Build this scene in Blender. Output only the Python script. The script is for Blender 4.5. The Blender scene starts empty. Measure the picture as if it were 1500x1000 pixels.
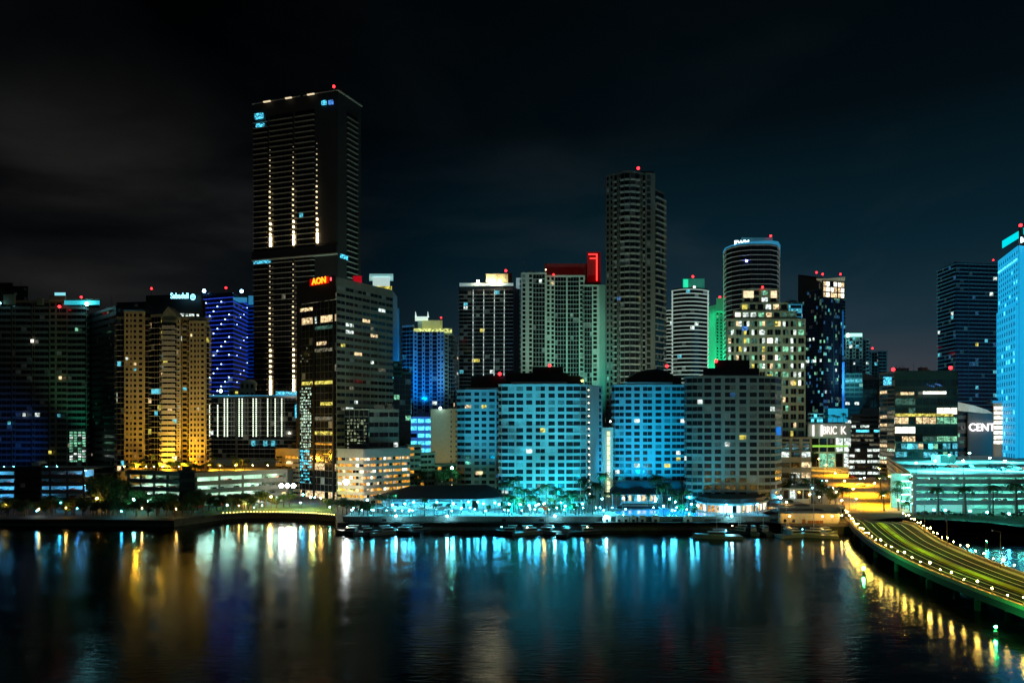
import bpy, bmesh, math, random
from mathutils import Vector, Matrix
R = math.radians
rnd = random.Random(7)
sc = bpy.context.scene
COL = sc.collection
H = 36.0          # camera height above the water
G0 = 2.5          # city ground level
TZ = 3.9          # hotel terrace level

def PX(px, Y): return (px - 750.0) * Y / 1000.0
def PZ(py, Y): return H - (py - 620.0) * Y / 1000.0
def GP(px, py, z):
    Y = (H - z) * 1000.0 / (py - 620.0)
    return Vector((PX(px, Y), Y, z))
def V2(px, Y): return Vector((PX(px, Y), Y))

# ------------------------------------------------------------------ materials
MATS = {}
def nd(nt, t, loc=(0, 0), **kw):
    n = nt.nodes.new(t); n.location = loc
    for k, v in kw.items(): setattr(n, k, v)
    return n
def mat(name, base=(.3, .3, .3), rough=.7, metal=0., emis=None, es=0., var=.25, scale=.15, fine=2.0, bump=0., spec=.4, sample=False):
    """surface material: base colour broken up by two world-scale noises (stains and grain)"""
    if name in MATS: return MATS[name]
    m = bpy.data.materials.new(name); m.use_nodes = True
    nt = m.node_tree; b = nt.nodes['Principled BSDF']
    b.inputs['Roughness'].default_value = rough
    b.inputs['Metallic'].default_value = metal
    b.inputs['Specular IOR Level'].default_value = spec
    geo = nd(nt, 'ShaderNodeNewGeometry', (-900, 0))
    n1 = nd(nt, 'ShaderNodeTexNoise', (-700, 100)); n1.inputs['Scale'].default_value = scale; n1.inputs['Detail'].default_value = 5
    mp = nd(nt, 'ShaderNodeMapping', (-800, 100)); mp.inputs['Scale'].default_value = (1, 1, .35)
    nt.links.new(geo.outputs['Position'], mp.inputs['Vector']); nt.links.new(mp.outputs[0], n1.inputs['Vector'])
    n2 = nd(nt, 'ShaderNodeTexNoise', (-700, -150)); n2.inputs['Scale'].default_value = fine; n2.inputs['Detail'].default_value = 3
    nt.links.new(geo.outputs['Position'], n2.inputs['Vector'])
    ad = nd(nt, 'ShaderNodeMath', (-500, 0), operation='ADD')
    nt.links.new(n1.outputs['Fac'], ad.inputs[0]); nt.links.new(n2.outputs['Fac'], ad.inputs[1])
    mr = nd(nt, 'ShaderNodeMapRange', (-350, 0))
    mr.inputs['From Min'].default_value = .6; mr.inputs['From Max'].default_value = 1.4
    mr.inputs['To Min'].default_value = 1 - var; mr.inputs['To Max'].default_value = 1 + var
    nt.links.new(ad.outputs[0], mr.inputs['Value'])
    mx = nd(nt, 'ShaderNodeVectorMath', (-180, 0), operation='SCALE'); mx.inputs[0].default_value = base
    nt.links.new(mr.outputs[0], mx.inputs['Scale'])
    nt.links.new(mx.outputs[0], b.inputs['Base Color'])
    if bump:
        bp = nd(nt, 'ShaderNodeBump', (-180, -250)); bp.inputs['Strength'].default_value = bump; bp.inputs['Distance'].default_value = .1
        nt.links.new(n2.outputs['Fac'], bp.inputs['Height']); nt.links.new(bp.outputs[0], b.inputs['Normal'])
    if emis:
        b.inputs['Emission Color'].default_value = (*emis, 1); b.inputs['Emission Strength'].default_value = es
    m.cycles.emission_sampling = 'FRONT' if sample else 'NONE'
    MATS[name] = m
    return m
def glow(name, col, s, sample=True):
    """plain lamp material"""
    if name in MATS: return MATS[name]
    m = bpy.data.materials.new(name); m.use_nodes = True
    nt = m.node_tree; nt.nodes.clear()
    e = nd(nt, 'ShaderNodeEmission'); e.inputs[0].default_value = (*col, 1); e.inputs[1].default_value = s
    o = nd(nt, 'ShaderNodeOutputMaterial'); nt.links.new(e.outputs[0], o.inputs[0])
    m.cycles.emission_sampling = 'FRONT' if sample else 'NONE'
    MATS[name] = m
    return m
def room(name, col, s, lo=.15, scale=1.1):
    """a lit window: light inside the room is uneven, furniture and blinds block some of it"""
    if name in MATS: return MATS[name]
    m = bpy.data.materials.new(name); m.use_nodes = True
    nt = m.node_tree; b = nt.nodes['Principled BSDF']
    b.inputs['Base Color'].default_value = (.02, .02, .02, 1); b.inputs['Roughness'].default_value = .15
    geo = nd(nt, 'ShaderNodeNewGeometry'); v = nd(nt, 'ShaderNodeTexVoronoi'); v.inputs['Scale'].default_value = scale
    n = nd(nt, 'ShaderNodeTexNoise'); n.inputs['Scale'].default_value = scale * .35; n.inputs['Detail'].default_value = 3
    nt.links.new(geo.outputs['Position'], v.inputs['Vector']); nt.links.new(geo.outputs['Position'], n.inputs['Vector'])
    sep = nd(nt, 'ShaderNodeSeparateColor'); nt.links.new(v.outputs['Color'], sep.inputs[0])
    mu = nd(nt, 'ShaderNodeMath', operation='MULTIPLY'); nt.links.new(sep.outputs[0], mu.inputs[0]); nt.links.new(n.outputs['Fac'], mu.inputs[1])
    mr = nd(nt, 'ShaderNodeMapRange'); mr.inputs['From Min'].default_value = .02; mr.inputs['From Max'].default_value = .45
    mr.inputs['To Min'].default_value = s * lo; mr.inputs['To Max'].default_value = s
    nt.links.new(mu.outputs[0], mr.inputs['Value'])
    b.inputs['Emission Color'].default_value = (*col, 1)
    nt.links.new(mr.outputs[0], b.inputs['Emission Strength'])
    m.cycles.emission_sampling = 'NONE'
    MATS[name] = m
    return m

GLASS = mat('dark_glass', (.012, .014, .016), .12, var=.5, scale=.3, spec=.6)
GLASST = mat('teal_glass', (.01, .03, .035), .12, var=.5, scale=.2, spec=.7)
GLASSB = mat('blue_glass', (.008, .02, .05), .12, var=.5, scale=.2, spec=.7)
CREAM = mat('cream_stucco', (.42, .38, .30), .8)
TAN = mat('tan_stucco', (.42, .34, .18), .8)
WHITE = mat('white_stucco', (.62, .64, .64), .7)
GREY = mat('grey_concrete', (.28, .29, .29), .8)
DGREY = mat('dark_concrete', (.09, .095, .1), .8)
BLACK = mat('black_cladding', (.012, .012, .014), .6)
ROOF = mat('roof_membrane', (.05, .05, .055), .9)
METAL = mat('painted_steel', (.12, .12, .13), .5, .5)
PALEG = mat('pale_green_stucco', (.42, .5, .4), .8)
LIT = {
 'drape': mat('window_drape', (.42, .44, .42), .6, var=.4, scale=.6, fine=1.5),
 'blind': mat('window_blind', (.20, .21, .20), .5, var=.5, scale=.6, fine=1.5),
 'warm': room('room_warm', (1, .72, .38), 1.5), 'amber': room('room_amber', (1, .42, .04), 1.3),
 'white': room('room_white', (.85, 1, .92), 1.5), 'green': room('room_green', (.35, 1, .6), .9),
 'teal': room('room_teal', (.15, .8, 1), .9), 'yellow': room('room_yellow', (1, .85, .15), 1.1),
 'blue': room('room_blue', (.1, .35, 1), 1.0), 'dim': room('room_dim', (.8, .75, .5), .25),
 'dimg': room('room_dim_green', (.3, .8, .6), .2), 'dimb': room('room_dim_blue', (.1, .4, .9), .25),
 'hot': room('room_hot', (1, .93, .75), 3.0, .4), 'cyan': room('room_cyan', (.1, .75, 1), 2.2, .35),
 'sparkle': room('room_sparkle', (.7, 1, .75), 1.6, .0, 1.9), 'sparklec': room('room_sparkle_cyan', (.1, .7, 1), 1.6, .02, 1.5),
}

# ------------------------------------------------------------------ mesh helpers
class MB:
    def __init__(s): s.v = []; s.f = []
    def quadbox(s, P):
        b = len(s.v); s.v += [tuple(p) for p in P]
        for q in ((0, 3, 2, 1), (4, 5, 6, 7), (0, 1, 5, 4), (1, 2, 6, 5), (2, 3, 7, 6), (3, 0, 4, 7)):
            s.f.append(tuple(b + i for i in q))
    def box(s, x0, x1, y0, y1, z0, z1):
        s.quadbox([(x0, y0, z0), (x1, y0, z0), (x1, y1, z0), (x0, y1, z0), (x0, y0, z1), (x1, y0, z1), (x1, y1, z1), (x0, y1, z1)])
    def fbox(s, A, u, n, u0, u1, n0, n1, z0, z1):
        def p(a, b, z): return (A.x + u.x * a + n.x * b, A.y + u.y * a + n.y * b, z)
        s.quadbox([p(u0, n1, z0), p(u1, n1, z0), p(u1, n0, z0), p(u0, n0, z0), p(u0, n1, z1), p(u1, n1, z1), p(u1, n0, z1), p(u0, n0, z1)])
    def prism(s, pts, z0, z1, z1s=None):
        b = len(s.v); n = len(pts)
        s.v += [(p[0], p[1], z0) for p in pts]
        s.v += [(p[0], p[1], (z1s[i] if z1s else z1)) for i, p in enumerate(pts)]
        s.f.append(tuple(b + i for i in reversed(range(n)))); s.f.append(tuple(b + n + i for i in range(n)))
        for i in range(n):
            j = (i + 1) % n; s.f.append((b + i, b + j, b + n + j, b + n + i))
    def tube(s, p0, p1, r0, r1, n=8, cap=True):
        p0 = Vector(p0); p1 = Vector(p1); d = (p1 - p0).normalized()
        a = d.orthogonal().normalized(); c = d.cross(a); b = len(s.v)
        for p, r in ((p0, r0), (p1, r1)):
            for i in range(n):
                t = 2 * math.pi * i / n; s.v.append(tuple(p + a * (r * math.cos(t)) + c * (r * math.sin(t))))
        for i in range(n):
            j = (i + 1) % n; s.f.append((b + i, b + j, b + n + j, b + n + i))
        if cap: s.f.append(tuple(b + i for i in reversed(range(n)))); s.f.append(tuple(b + n + i for i in range(n)))
    def ball(s, c, r, seg=8, rings=5, sz=1.):
        b = len(s.v); c = Vector(c)
        s.v.append((c.x, c.y, c.z + r * sz))
        for i in range(1, rings):
            t = math.pi * i / rings
            for j in range(seg):
                a = 2 * math.pi * j / seg
                s.v.append((c.x + r * math.sin(t) * math.cos(a), c.y + r * math.sin(t) * math.sin(a), c.z + r * sz * math.cos(t)))
        s.v.append((c.x, c.y, c.z - r * sz)); last = len(s.v) - 1
        for j in range(seg):
            k = (j + 1) % seg
            s.f.append((b, b + 1 + j, b + 1 + k))
            for i in range(rings - 2):
                o = b + 1 + i * seg; s.f.append((o + j, o + seg + j, o + seg + k, o + k))
            o = b + 1 + (rings - 2) * seg; s.f.append((o + j, last, o + k))
    def quad(s, a, b, c, d):
        i = len(s.v); s.v += [tuple(a), tuple(b), tuple(c), tuple(d)]; s.f.append((i, i + 1, i + 2, i + 3))
    def mesh(s, name, m):
        me = bpy.data.meshes.new(name); me.from_pydata(s.v, [], s.f); me.update()
        if m: me.materials.append(m)
        return me
def link(name, data, parent=None):
    o = bpy.data.objects.new(name, data); COL.objects.link(o)
    if parent: o.parent = parent
    return o
def tag(o, label=None, cat=None, group=None, kind=None):
    if label: o['label'] = label
    if cat: o['category'] = cat
    if group: o['group'] = group
    if kind: o['kind'] = kind
    return o
def obj(name, mb, m, parent=None):
    me = mb.mesh(name, m); o = link(name, me)
    if parent:
        o.parent = parent
        o.matrix_parent_inverse = Matrix.Translation(-Vector(parent.location))
    return o
def empty(name, loc, label, cat, group=None, rz=0):
    o = link(name, None); o.location = loc; o.rotation_euler = (0, 0, rz); o.empty_display_size = .5
    return tag(o, label, cat, group)
def copy_tree(o, parent=None):
    c = o.copy(); COL.objects.link(c)
    if parent: c.parent = parent
    for ch in o.children: copy_tree(ch, c)
    return c
def place(proto, loc, rz=0, s=1., label=None, group=None, used=set()):
    if proto.name not in used: used.add(proto.name); c = proto
    else: c = copy_tree(proto)
    c.location = loc; c.rotation_euler = (0, 0, rz); c.scale = (s, s, s)
    if label: c['label'] = label
    if group: c['group'] = group
    return c
def text_mesh(txt, size, ext, m):
    cu = bpy.data.curves.new('lettering', 'FONT'); cu.body = txt; cu.size = size; cu.extrude = ext; cu.align_x = 'CENTER'; cu.align_y = 'CENTER'
    cu.offset = size * .012
    t = bpy.data.objects.new('lettering', cu); COL.objects.link(t)
    dg = bpy.context.evaluated_depsgraph_get()
    me = bpy.data.meshes.new_from_object(t.evaluated_get(dg))
    me.materials.clear(); me.materials.append(m)
    bpy.data.objects.remove(t); bpy.data.curves.remove(cu)
    return me
def sign(txt, c, size, ang, m, parent, name='lettering', sx=1.):
    """letters standing upright at c, facing the direction (sin ang, -cos ang)"""
    o = link(name, text_mesh(txt, size, .15, m), parent)
    o.matrix_parent_inverse = Matrix.Translation(-Vector(parent.location))
    o.rotation_euler = (R(90), 0, ang); o.location = c; o.scale = (sx, 1, 1)
    return o
NFL = [0]
def flood(loc, target, col, power, ang=80, size=.5, blend=.9):  # spot light without any visible fixture
    l = bpy.data.lights.new('unseen_flood', 'SPOT'); l.energy = power; l.color = col; l.spot_size = R(ang); l.spot_blend = blend
    l.shadow_soft_size = size
    o = bpy.data.objects.new('unseen_flood', l); COL.objects.link(o); o.location = loc
    o.rotation_euler = (Vector(target) - Vector(loc)).to_track_quat('-Z', 'Y').to_euler(); NFL[0] += 1
    o.visible_camera = True
    return o
def point(loc, col, power, size=.3):
    l = bpy.data.lights.new('lamp_light', 'POINT'); l.energy = power; l.color = col; l.shadow_soft_size = size
    o = bpy.data.objects.new('lamp_light', l); COL.objects.link(o); o.location = loc; NFL[0] += 1
    return o

# ------------------------------------------------------------------ buildings
PANE_MESH = {}
def pane_mesh(w, h, mk, m):
    k = (round(w, 1), round(h, 1), mk)
    if k not in PANE_MESH:
        w, h = k[0] / 2, k[1] / 2
        b = MB(); b.box(-w, w, -.05, .05, -h, h); PANE_MESH[k] = b.mesh('window', m)
    return PANE_MESH[k]
RED = glow('red_beacon', (1, .015, .02), 9)
class Bld:
    def __init__(s, name, label, cat='building', wall=GREY, glass=GLASS, lit=(('warm', 1),), p=.05, seed=1, group=None, slabm=None, rowp=.25, blind=.05):
        s.name = name; s.lab = (label, cat, group); s.wallm = wall; s.glass = glass; s.r = random.Random(seed)
        s.pal = [k for k, w in lit for _ in range(w)]; s.p = p
        s.wall = MB(); s.panes = []; s.slabs = []; s.parts = []; s.tops = []; s.slabm = slabm or wall; s.loc = None; s.rowp = rowp; s.blind = blind
    def poly(s, pts, d=20, raw=False):
        P = [V2(*p) for p in pts]
        if raw: return P
        if len(P) == 2:
            u = (P[1] - P[0]).normalized(); n = ((P[0] + P[1]) / 2).normalized(); P += [P[1] + P[1].normalized() * d, P[0] + P[0].normalized() * d]
        elif len(P) == 3: P.append(P[0] + P[2] - P[1])
        return P
    def vol(s, pts, ytop=None, nf=10, faces=('w1',), z0=G0, z1=None, d=20, raw=False, sp=.4, pw=2.0, pier=.18, t=.35, ring=0, rt=.25,
            bd=1.3, rail=0, p=None, par=.8, roof=True, bth=.22, core=None, pal=None, litf=None, zs=None, rmat=None, z1s=None):
        P = s.poly(pts, d, raw)
        if z1 is None: z1 = PZ(ytop, pts[0][1])
        if s.loc is None: c = sum(P, Vector((0, 0))) / len(P); s.loc = (c.x, c.y, z0)
        n = len(P); s.wall.prism(P, z0, z1, z1s)
        if nf > 5 and not z1s: s.tops.append((P, z1))
        fh = (z1 - z0 - par) / nf
        cen = sum(P, Vector((0, 0))) / n
        for i in range(n):
            A, B = P[i], P[(i + 1) % n]; W = (B - A).length
            if W < .5: continue
            u = (B - A) / W; nn = Vector((u.y, -u.x))
            mid = (A + B) / 2
            if nn.dot(-mid.normalized()) < -.35: continue
            fs = faces[i] if i < len(faces) else faces[0]
            if fs: s.face(A, u, nn, W, z0, z0 + fh * nf, nf, fs, sp, pw, pier, t, bd, rail, s.p if p is None else p, bth, pal or s.pal, litf)
            if par > 0 and fs: s.wall.fbox(A, u, nn, .003, W - .003, 0, t + .06, z0 + fh * nf + .003, z1 + .35)
        if ring:
            def off(p):
                v = p - cen; return cen + v * (1 + ring / max(v.length, 1))
            Q = [off(p) for p in P]
            for f in range(1, nf + 1):
                m = MB(); z = z0 + fh * f; m.prism(Q, z - rt, z); s.slabs.append((z, m, rmat))
        return P, fh
    def face(s, A, u, n, W, z0, z1, nf, fs, sp, pw, pier, t, bd, rail, p, bth, pal, litf):
        toks = [(x[0], float(x[1:] or 1)) for x in fs.split()]
        tot = sum(w for _, w in toks); fh = (z1 - z0) / nf; x = 0; runs = []
        for k, w in toks:
            w = w / tot * W; x0, x1 = x, x + w; x = x1
            if k == 's': s.wall.fbox(A, u, n, x0, x1, 0, t + .04, z0, z1); continue
            if k in 'wr':
                pr = pier * w if k == 'w' else .0
                if k == 'w':
                    for (a, b) in ((x0, x0 + pr / 2), (x1 - pr / 2, x1)): s.wall.fbox(A, u, n, a, b, 0, t + .05, z0, z1)
                runs.append((x0, x1)); a, b = x0 + pr / 2, x1 - pr / 2; h0, h1 = sp * fh, fh
            elif k == 'g': a, b = x0, x1; h0, h1 = .06 * fh, fh
            else: a, b = x0, x1; h0, h1 = .02, fh
            np_ = max(1, round((b - a) / pw)); w1 = (b - a) / np_
            for f in range(nf):
                q = p if litf is None else p * litf(f / nf)
                row = s.r.random() < q * s.rowp; rk = s.r.choice(pal)
                for j in range(np_):
                    lk = s.r.choice(pal) if s.r.random() < (q if s.rowp < .5 else q * .25) else (rk if row and s.r.random() < .75 else (s.r.choice(('blind', 'blind', 'drape')) if s.r.random() < s.blind else None))
                    s.panes.append((A, u, n, a + w1 * (j + .5), z0 + f * fh + (h0 + h1) / 2, w1 * .92, (h1 - h0) * .97, lk))
                if k in 'bB':
                    m = MB(); zz = z0 + f * fh
                    m.fbox(A, u, n, x0 + .1, x1 - .1, .0, bd, zz - bth, zz)
                    if k == 'B' or rail: m.fbox(A, u, n, x0 + .1, x1 - .1, bd - .12, bd - .002, zz, zz + 1.0)
                    s.slabs.append((zz, m, None))
        # merge neighbouring ribbon and punched bays into one spandrel run per floor
        mer = []
        for a, b in runs:
            if mer and abs(mer[-1][1] - a) < .01: mer[-1][1] = b
            else: mer.append([a, b])
        for a, b in mer:
            for f in range(nf):
                s.wall.fbox(A, u, n, a, b, 0, t, z0 + f * fh - .02, z0 + f * fh + sp * fh)
    def box(s, name, px0, px1, y0, y1, Y, m, d=8, sub=None):
        """a box part seen between pixel columns px0..px1 and rows y0(top)..y1 at depth Y"""
        b = MB(); b.prism([V2(px0, Y), V2(px1, Y), V2(px1, Y + d), V2(px0, Y + d)], PZ(y1, Y), PZ(y0, Y)); s.parts.append((name, b, m)); return b
    def part(s, name, mb, m): s.parts.append((name, mb, m))
    def beacon(s, px, py, Y, r=.55):
        c = (PX(px, Y), Y, PZ(py, Y))
        b = MB(); b.tube((c[0], c[1], c[2] - 4.5), (c[0], c[1], c[2] - r * .8), .12, .1, 6); s.parts.append(('beacon_mast', b, METAL))
        b = MB(); b.ball(c, r, 8, 5); s.parts.append(('beacon_light', b, RED))
    def bulb(s, px, py, Y, r, m, name='lamp_bulb'):
        b = MB(); b.ball((PX(px, Y), Y, PZ(py, Y)), r, 6, 4); s.parts.append((name, b, m))
    def clutter(s):
        if not s.tops: return
        P, z = max(s.tops, key=lambda q: q[1])
        c = sum(P, Vector((0, 0))) / len(P); r = s.r
        u = (P[1] - P[0]); L = u.length
        if L < 9: return
        u /= L; v = Vector((-u.y, u.x))
        for k in range(3):
            p = P[0] + u * L * r.uniform(.15, .75) + v * r.uniform(3, 7); w_ = r.uniform(1.2, 3.2); h_ = r.uniform(1.2, 3.0)
            b = MB(); b.box(p.x, p.x + w_ * 1.5, p.y, p.y + w_, z - .1, z + h_); b.box(p.x + .3, p.x + .6, p.y + .2, p.y + .5, z + h_, z + h_ + .6); s.parts.append(('roof_unit', b, METAL))
        for k in range(2):
            p = P[0] + u * L * r.uniform(.1, .9) + v * r.uniform(2, 8); h_ = r.uniform(4, 9)
            b = MB(); b.tube((p.x, p.y, z - .1), (p.x, p.y, z + h_), .13, .05, 5); b.tube((p.x - .8, p.y, z + h_ * .7), (p.x + .8, p.y, z + h_ * .7), .05, .05, 4); s.parts.append(('antenna', b, METAL))
    def finish(s, nwin=100, nslab=60):
        s.clutter()
        root = empty(s.name, s.loc, *s.lab)
        obj('wall', s.wall, s.wallm, root)
        lx, ly, lz = s.loc
        ps = sorted(s.panes, key=lambda q: (q[7] in (None, 'blind', 'drape'), -q[5] * q[6] * max(.05, q[2].dot(-(q[0] + q[1] * q[3]).normalized())) + s.r.random() * .3))
        rest = {}
        for i, (A, u, n, a, z, w, h, lk) in enumerate(ps):
            m = LIT[lk] if lk else s.glass
            if i < nwin:
                o = link('window', pane_mesh(w, h, lk or s.glass.name, m), root)
                o.location = (A.x + u.x * a + n.x * .12 - lx, A.y + u.y * a + n.y * .12 - ly, z - lz)
                o.rotation_euler = (0, 0, math.atan2(u.y, u.x))
            else:
                mb = rest.setdefault(lk, MB())
                def q(b, zz): return (A.x + u.x * b + n.x * .17, A.y + u.y * b + n.y * .17, zz)
                mb.quad(q(a - w / 2, z - h / 2), q(a + w / 2, z - h / 2), q(a + w / 2, z + h / 2), q(a - w / 2, z + h / 2))
        if rest:
            keys = list(rest); V = []; Fc = []; mi = []
            for k, kk in enumerate(keys):
                o_ = len(V); V += rest[kk].v; Fc += [tuple(o_ + i for i in f) for f in rest[kk].f]; mi += [k] * len(rest[kk].f)
            me = bpy.data.meshes.new('window'); me.from_pydata(V, [], Fc); me.update()
            for kk in keys: me.materials.append(LIT[kk] if kk else s.glass)
            me.polygons.foreach_set('material_index', mi)
            o = link('window', me, root); o.matrix_parent_inverse = Matrix.Translation(-Vector(root.location)); o['kind'] = 'stuff'
        ss = sorted(s.slabs, key=lambda q: q[0])
        for i, (z, mb, mm) in enumerate(ss[:nslab]): obj('balcony', mb, mm or s.slabm, root)
        if len(ss) > nslab:
            mb = MB()
            for z, q, mm in ss[nslab:]:
                o_ = len(mb.v); mb.v += q.v; mb.f += [tuple(o_ + i for i in f) for f in q.f]
            o = obj('balcony', mb, ss[-1][2] or s.slabm, root); o['kind'] = 'stuff'
        last = None
        for nm, mb, m in s.parts:
            if nm == 'beacon_light' and last: o = obj(nm, mb, m, root); o.parent = last; continue
            last = obj(nm, mb, m, root)
            if nm == 'beacon_mast': pass
            else:
                if nm == 'glass_reflection': last['kind'] = 'stuff'
                last = None
        s.root = root
        return root
def arc(px0, px1, Y, bulge, n=7, back=22):
    """a footprint that is curved towards the camera, given as world points"""
    P = []
    for i in range(n):
        t = i / (n - 1); y = Y + bulge * (2 * t - 1) ** 2; P.append((px0 + (px1 - px0) * t, y))
    P += [(px1, Y + bulge + back), (px0, Y + bulge + back)]
    return P
# ------------------------------------------------------------------ camera, sky, added fill light
cam = bpy.data.cameras.new('camera'); co = bpy.data.objects.new('camera', cam); COL.objects.link(co)
co.location = (0, 0, H); co.rotation_euler = (R(90), 0, 0)
cam.lens = 24; cam.sensor_width = 36; cam.shift_y = .08; cam.clip_end = 20000; cam.clip_start = .5
sc.camera = co
sc.view_settings.view_transform = 'Standard'; sc.view_settings.look = 'None'; sc.view_settings.exposure = 0
sc.cycles.use_denoising = True; sc.cycles.sample_clamp_indirect = 4.0; sc.cycles.max_bounces = 5; sc.cycles.diffuse_bounces = 2
sc.cycles.glossy_bounces = 3; sc.cycles.use_light_tree = True; sc.cycles.caustics_reflective = False; sc.cycles.caustics_refractive = False
w = bpy.data.worlds.new('World'); sc.world = w; w.use_nodes = True
nt = w.node_tree; nt.nodes.clear()
tc = nd(nt, 'ShaderNodeTexCoord'); sep = nd(nt, 'ShaderNodeSeparateXYZ'); nt.links.new(tc.outputs['Generated'], sep.inputs[0])
# haze of city light: strongest low over the right half of the skyline
def mth(op, a, b=None, c=None, clamp=False):
    n = nd(nt, 'ShaderNodeMath', operation=op); n.use_clamp = clamp
    for i, x in enumerate((a, b, c)):
        if x is None: continue
        if isinstance(x, (int, float)): n.inputs[i].default_value = x
        else: nt.links.new(x, n.inputs[i])
    return n.outputs[0]
def ramp(x, stops):
    n = nd(nt, 'ShaderNodeValToRGB'); el = n.color_ramp.elements
    for i, (p, c) in enumerate(stops):
        e = el[i] if i < 2 else el.new(p)
        e.position = p; e.color = (*c, 1)
    nt.links.new(x, n.inputs[0]); return n.outputs[0]
horiz = ramp(mth('MULTIPLY', sep.outputs[2], 1.6, clamp=True), [(0, (.062, .058, .072)), (.08, (.040, .044, .056)), (.2, (.011, .030, .045)), (.36, (.0028, .0160, .0260)), (.62, (.0009, .0038, .0058)), (1, (.0003, .0009, .0013))])
side = mth('MULTIPLY_ADD', sep.outputs[0], 1.35, .72, clamp=True)
side2 = ramp(side, [(0, (.04, .05, .06)), (.35, (.14, .14, .15)), (.62, (.62, .62, .62)), (1, (1, 1, 1))])
mp = nd(nt, 'ShaderNodeMapping'); mp.inputs['Scale'].default_value = (1.6, 1.6, 4.2); mp.inputs['Location'].default_value = (3.3, .4, 1.3)
mp.inputs['Rotation'].default_value = (0, R(14), 0)
nt.links.new(tc.outputs['Generated'], mp.inputs[0])
nz = nd(nt, 'ShaderNodeTexNoise'); nz.inputs['Scale'].default_value = 1.5; nz.inputs['Detail'].default_value = 6; nz.inputs['Roughness'].default_value = .5; nz.inputs['Distortion'].default_value = .5
nt.links.new(mp.outputs[0], nz.inputs['Vector'])
cl = ramp(nz.outputs['Fac'], [(0, (0, 0, 0)), (.46, (0, 0, 0)), (.72, (.0080, .0080, .0080)), (1, (.011, .011, .0105))])
low = ramp(mth('MULTIPLY', sep.outputs[2], 1.0, clamp=True), [(0, (1.2, 1.1, 1)), (.26, (1, 1, 1)), (.40, (.25, .32, .35)), (1, (.06, .10, .12))])
def vm(op, a, b):
    n = nd(nt, 'ShaderNodeVectorMath', operation=op); nt.links.new(a, n.inputs[0]); nt.links.new(b, n.inputs[1]); return n.outputs[0]
dt = nd(nt, 'ShaderNodeVectorMath', operation='DOT_PRODUCT'); nt.links.new(tc.outputs['Generated'], dt.inputs[0]); dt.inputs[1].default_value = Vector((-.47, .84, .225)).normalized()
blob = mth('MULTIPLY', mth('POWER', mth('MULTIPLY_ADD', dt.outputs['Value'], 34.0, -33.0, clamp=True), 1.6), mth('MULTIPLY_ADD', nz.outputs['Fac'], 2.6, -.75, clamp=True))
warm = ramp(blob, [(0, (0, 0, 0)), (1, (.0125, .0112, .0098))])
skyc = vm('ADD', vm('ADD', vm('MULTIPLY', horiz, side2), vm('MULTIPLY', cl, low)), warm)
bg = nd(nt, 'ShaderNodeBackground'); nt.links.new(skyc, bg.inputs[0]); bg.inputs[1].default_value = 1.0
sky = nd(nt, 'ShaderNodeTexSky'); sky.sky_type = 'NISHITA'; sky.sun_disc = False; sky.sun_elevation = R(-9); sky.sun_rotation = R(150)
bg2 = nd(nt, 'ShaderNodeBackground'); nt.links.new(sky.outputs[0], bg2.inputs[0]); bg2.inputs[1].default_value = .05
ads = nd(nt, 'ShaderNodeAddShader'); nt.links.new(bg.outputs[0], ads.inputs[0]); nt.links.new(bg2.outputs[0], ads.inputs[1])
wo = nd(nt, 'ShaderNodeOutputWorld'); nt.links.new(ads.outputs[0], wo.inputs[0])
sl = bpy.data.lights.new('fill_sun', 'SUN'); sl.energy = .055; sl.color = (.62, .92, 1); sl.angle = R(.5)  # added faint sun giving the facades a dim ambient tone
so = bpy.data.objects.new('fill_sun', sl); COL.objects.link(so)
so.rotation_euler = Vector((-.55, .75, -.42)).to_track_quat('-Z', 'Y').to_euler()

# ------------------------------------------------------------------ water
wm = bpy.data.materials.new('bay_water'); wm.use_nodes = True
wn = wm.node_tree; wn.nodes.clear()
geo = nd(wn, 'ShaderNodeNewGeometry')
def wnoise(scl, det, dist):
    m_ = nd(wn, 'ShaderNodeMapping'); m_.inputs['Scale'].default_value = scl; wn.links.new(geo.outputs['Position'], m_.inputs[0])
    t_ = nd(wn, 'ShaderNodeTexNoise'); t_.inputs['Scale'].default_value = 1; t_.inputs['Detail'].default_value = det; t_.inputs['Distortion'].default_value = dist
    wn.links.new(m_.outputs[0], t_.inputs[0]); return t_.outputs['Fac']
rr = nd(wn, 'ShaderNodeMapRange'); rr.inputs['From Min'].default_value = .35; rr.inputs['From Max'].default_value = .65
rr.inputs['To Min'].default_value = .11; rr.inputs['To Max'].default_value = .205
wn.links.new(wnoise((.04, .12, 1), 4, .8), rr.inputs[0])
bp = nd(wn, 'ShaderNodeBump'); bp.inputs['Strength'].default_value = .7; bp.inputs['Distance'].default_value = .06
wn.links.new(wnoise((.35, 1.1, 1), 6, .5), bp.inputs['Height'])
gl_ = nd(wn, 'ShaderNodeBsdfAnisotropic'); gl_.distribution = 'BECKMANN'; gl_.inputs['Color'].default_value = (.78, .88, .95, 1)
wn.links.new(rr.outputs[0], gl_.inputs['Roughness']); wn.links.new(bp.outputs[0], gl_.inputs['Normal'])
df = nd(wn, 'ShaderNodeBsdfDiffuse'); df.inputs[0].default_value = (.0006, .001, .0013, 1)
g2_ = nd(wn, 'ShaderNodeBsdfAnisotropic'); g2_.distribution = 'BECKMANN'; g2_.inputs['Color'].default_value = (.42, .5, .55, 1); g2_.inputs['Roughness'].default_value = .33
wn.links.new(bp.outputs[0], g2_.inputs['Normal'])
mx2 = nd(wn, 'ShaderNodeMixShader'); mx2.inputs[0].default_value = .04; wn.links.new(gl_.outputs[0], mx2.inputs[1]); wn.links.new(g2_.outputs[0], mx2.inputs[2])
fr = nd(wn, 'ShaderNodeFresnel'); fr.inputs['IOR'].default_value = 1.33
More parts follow.
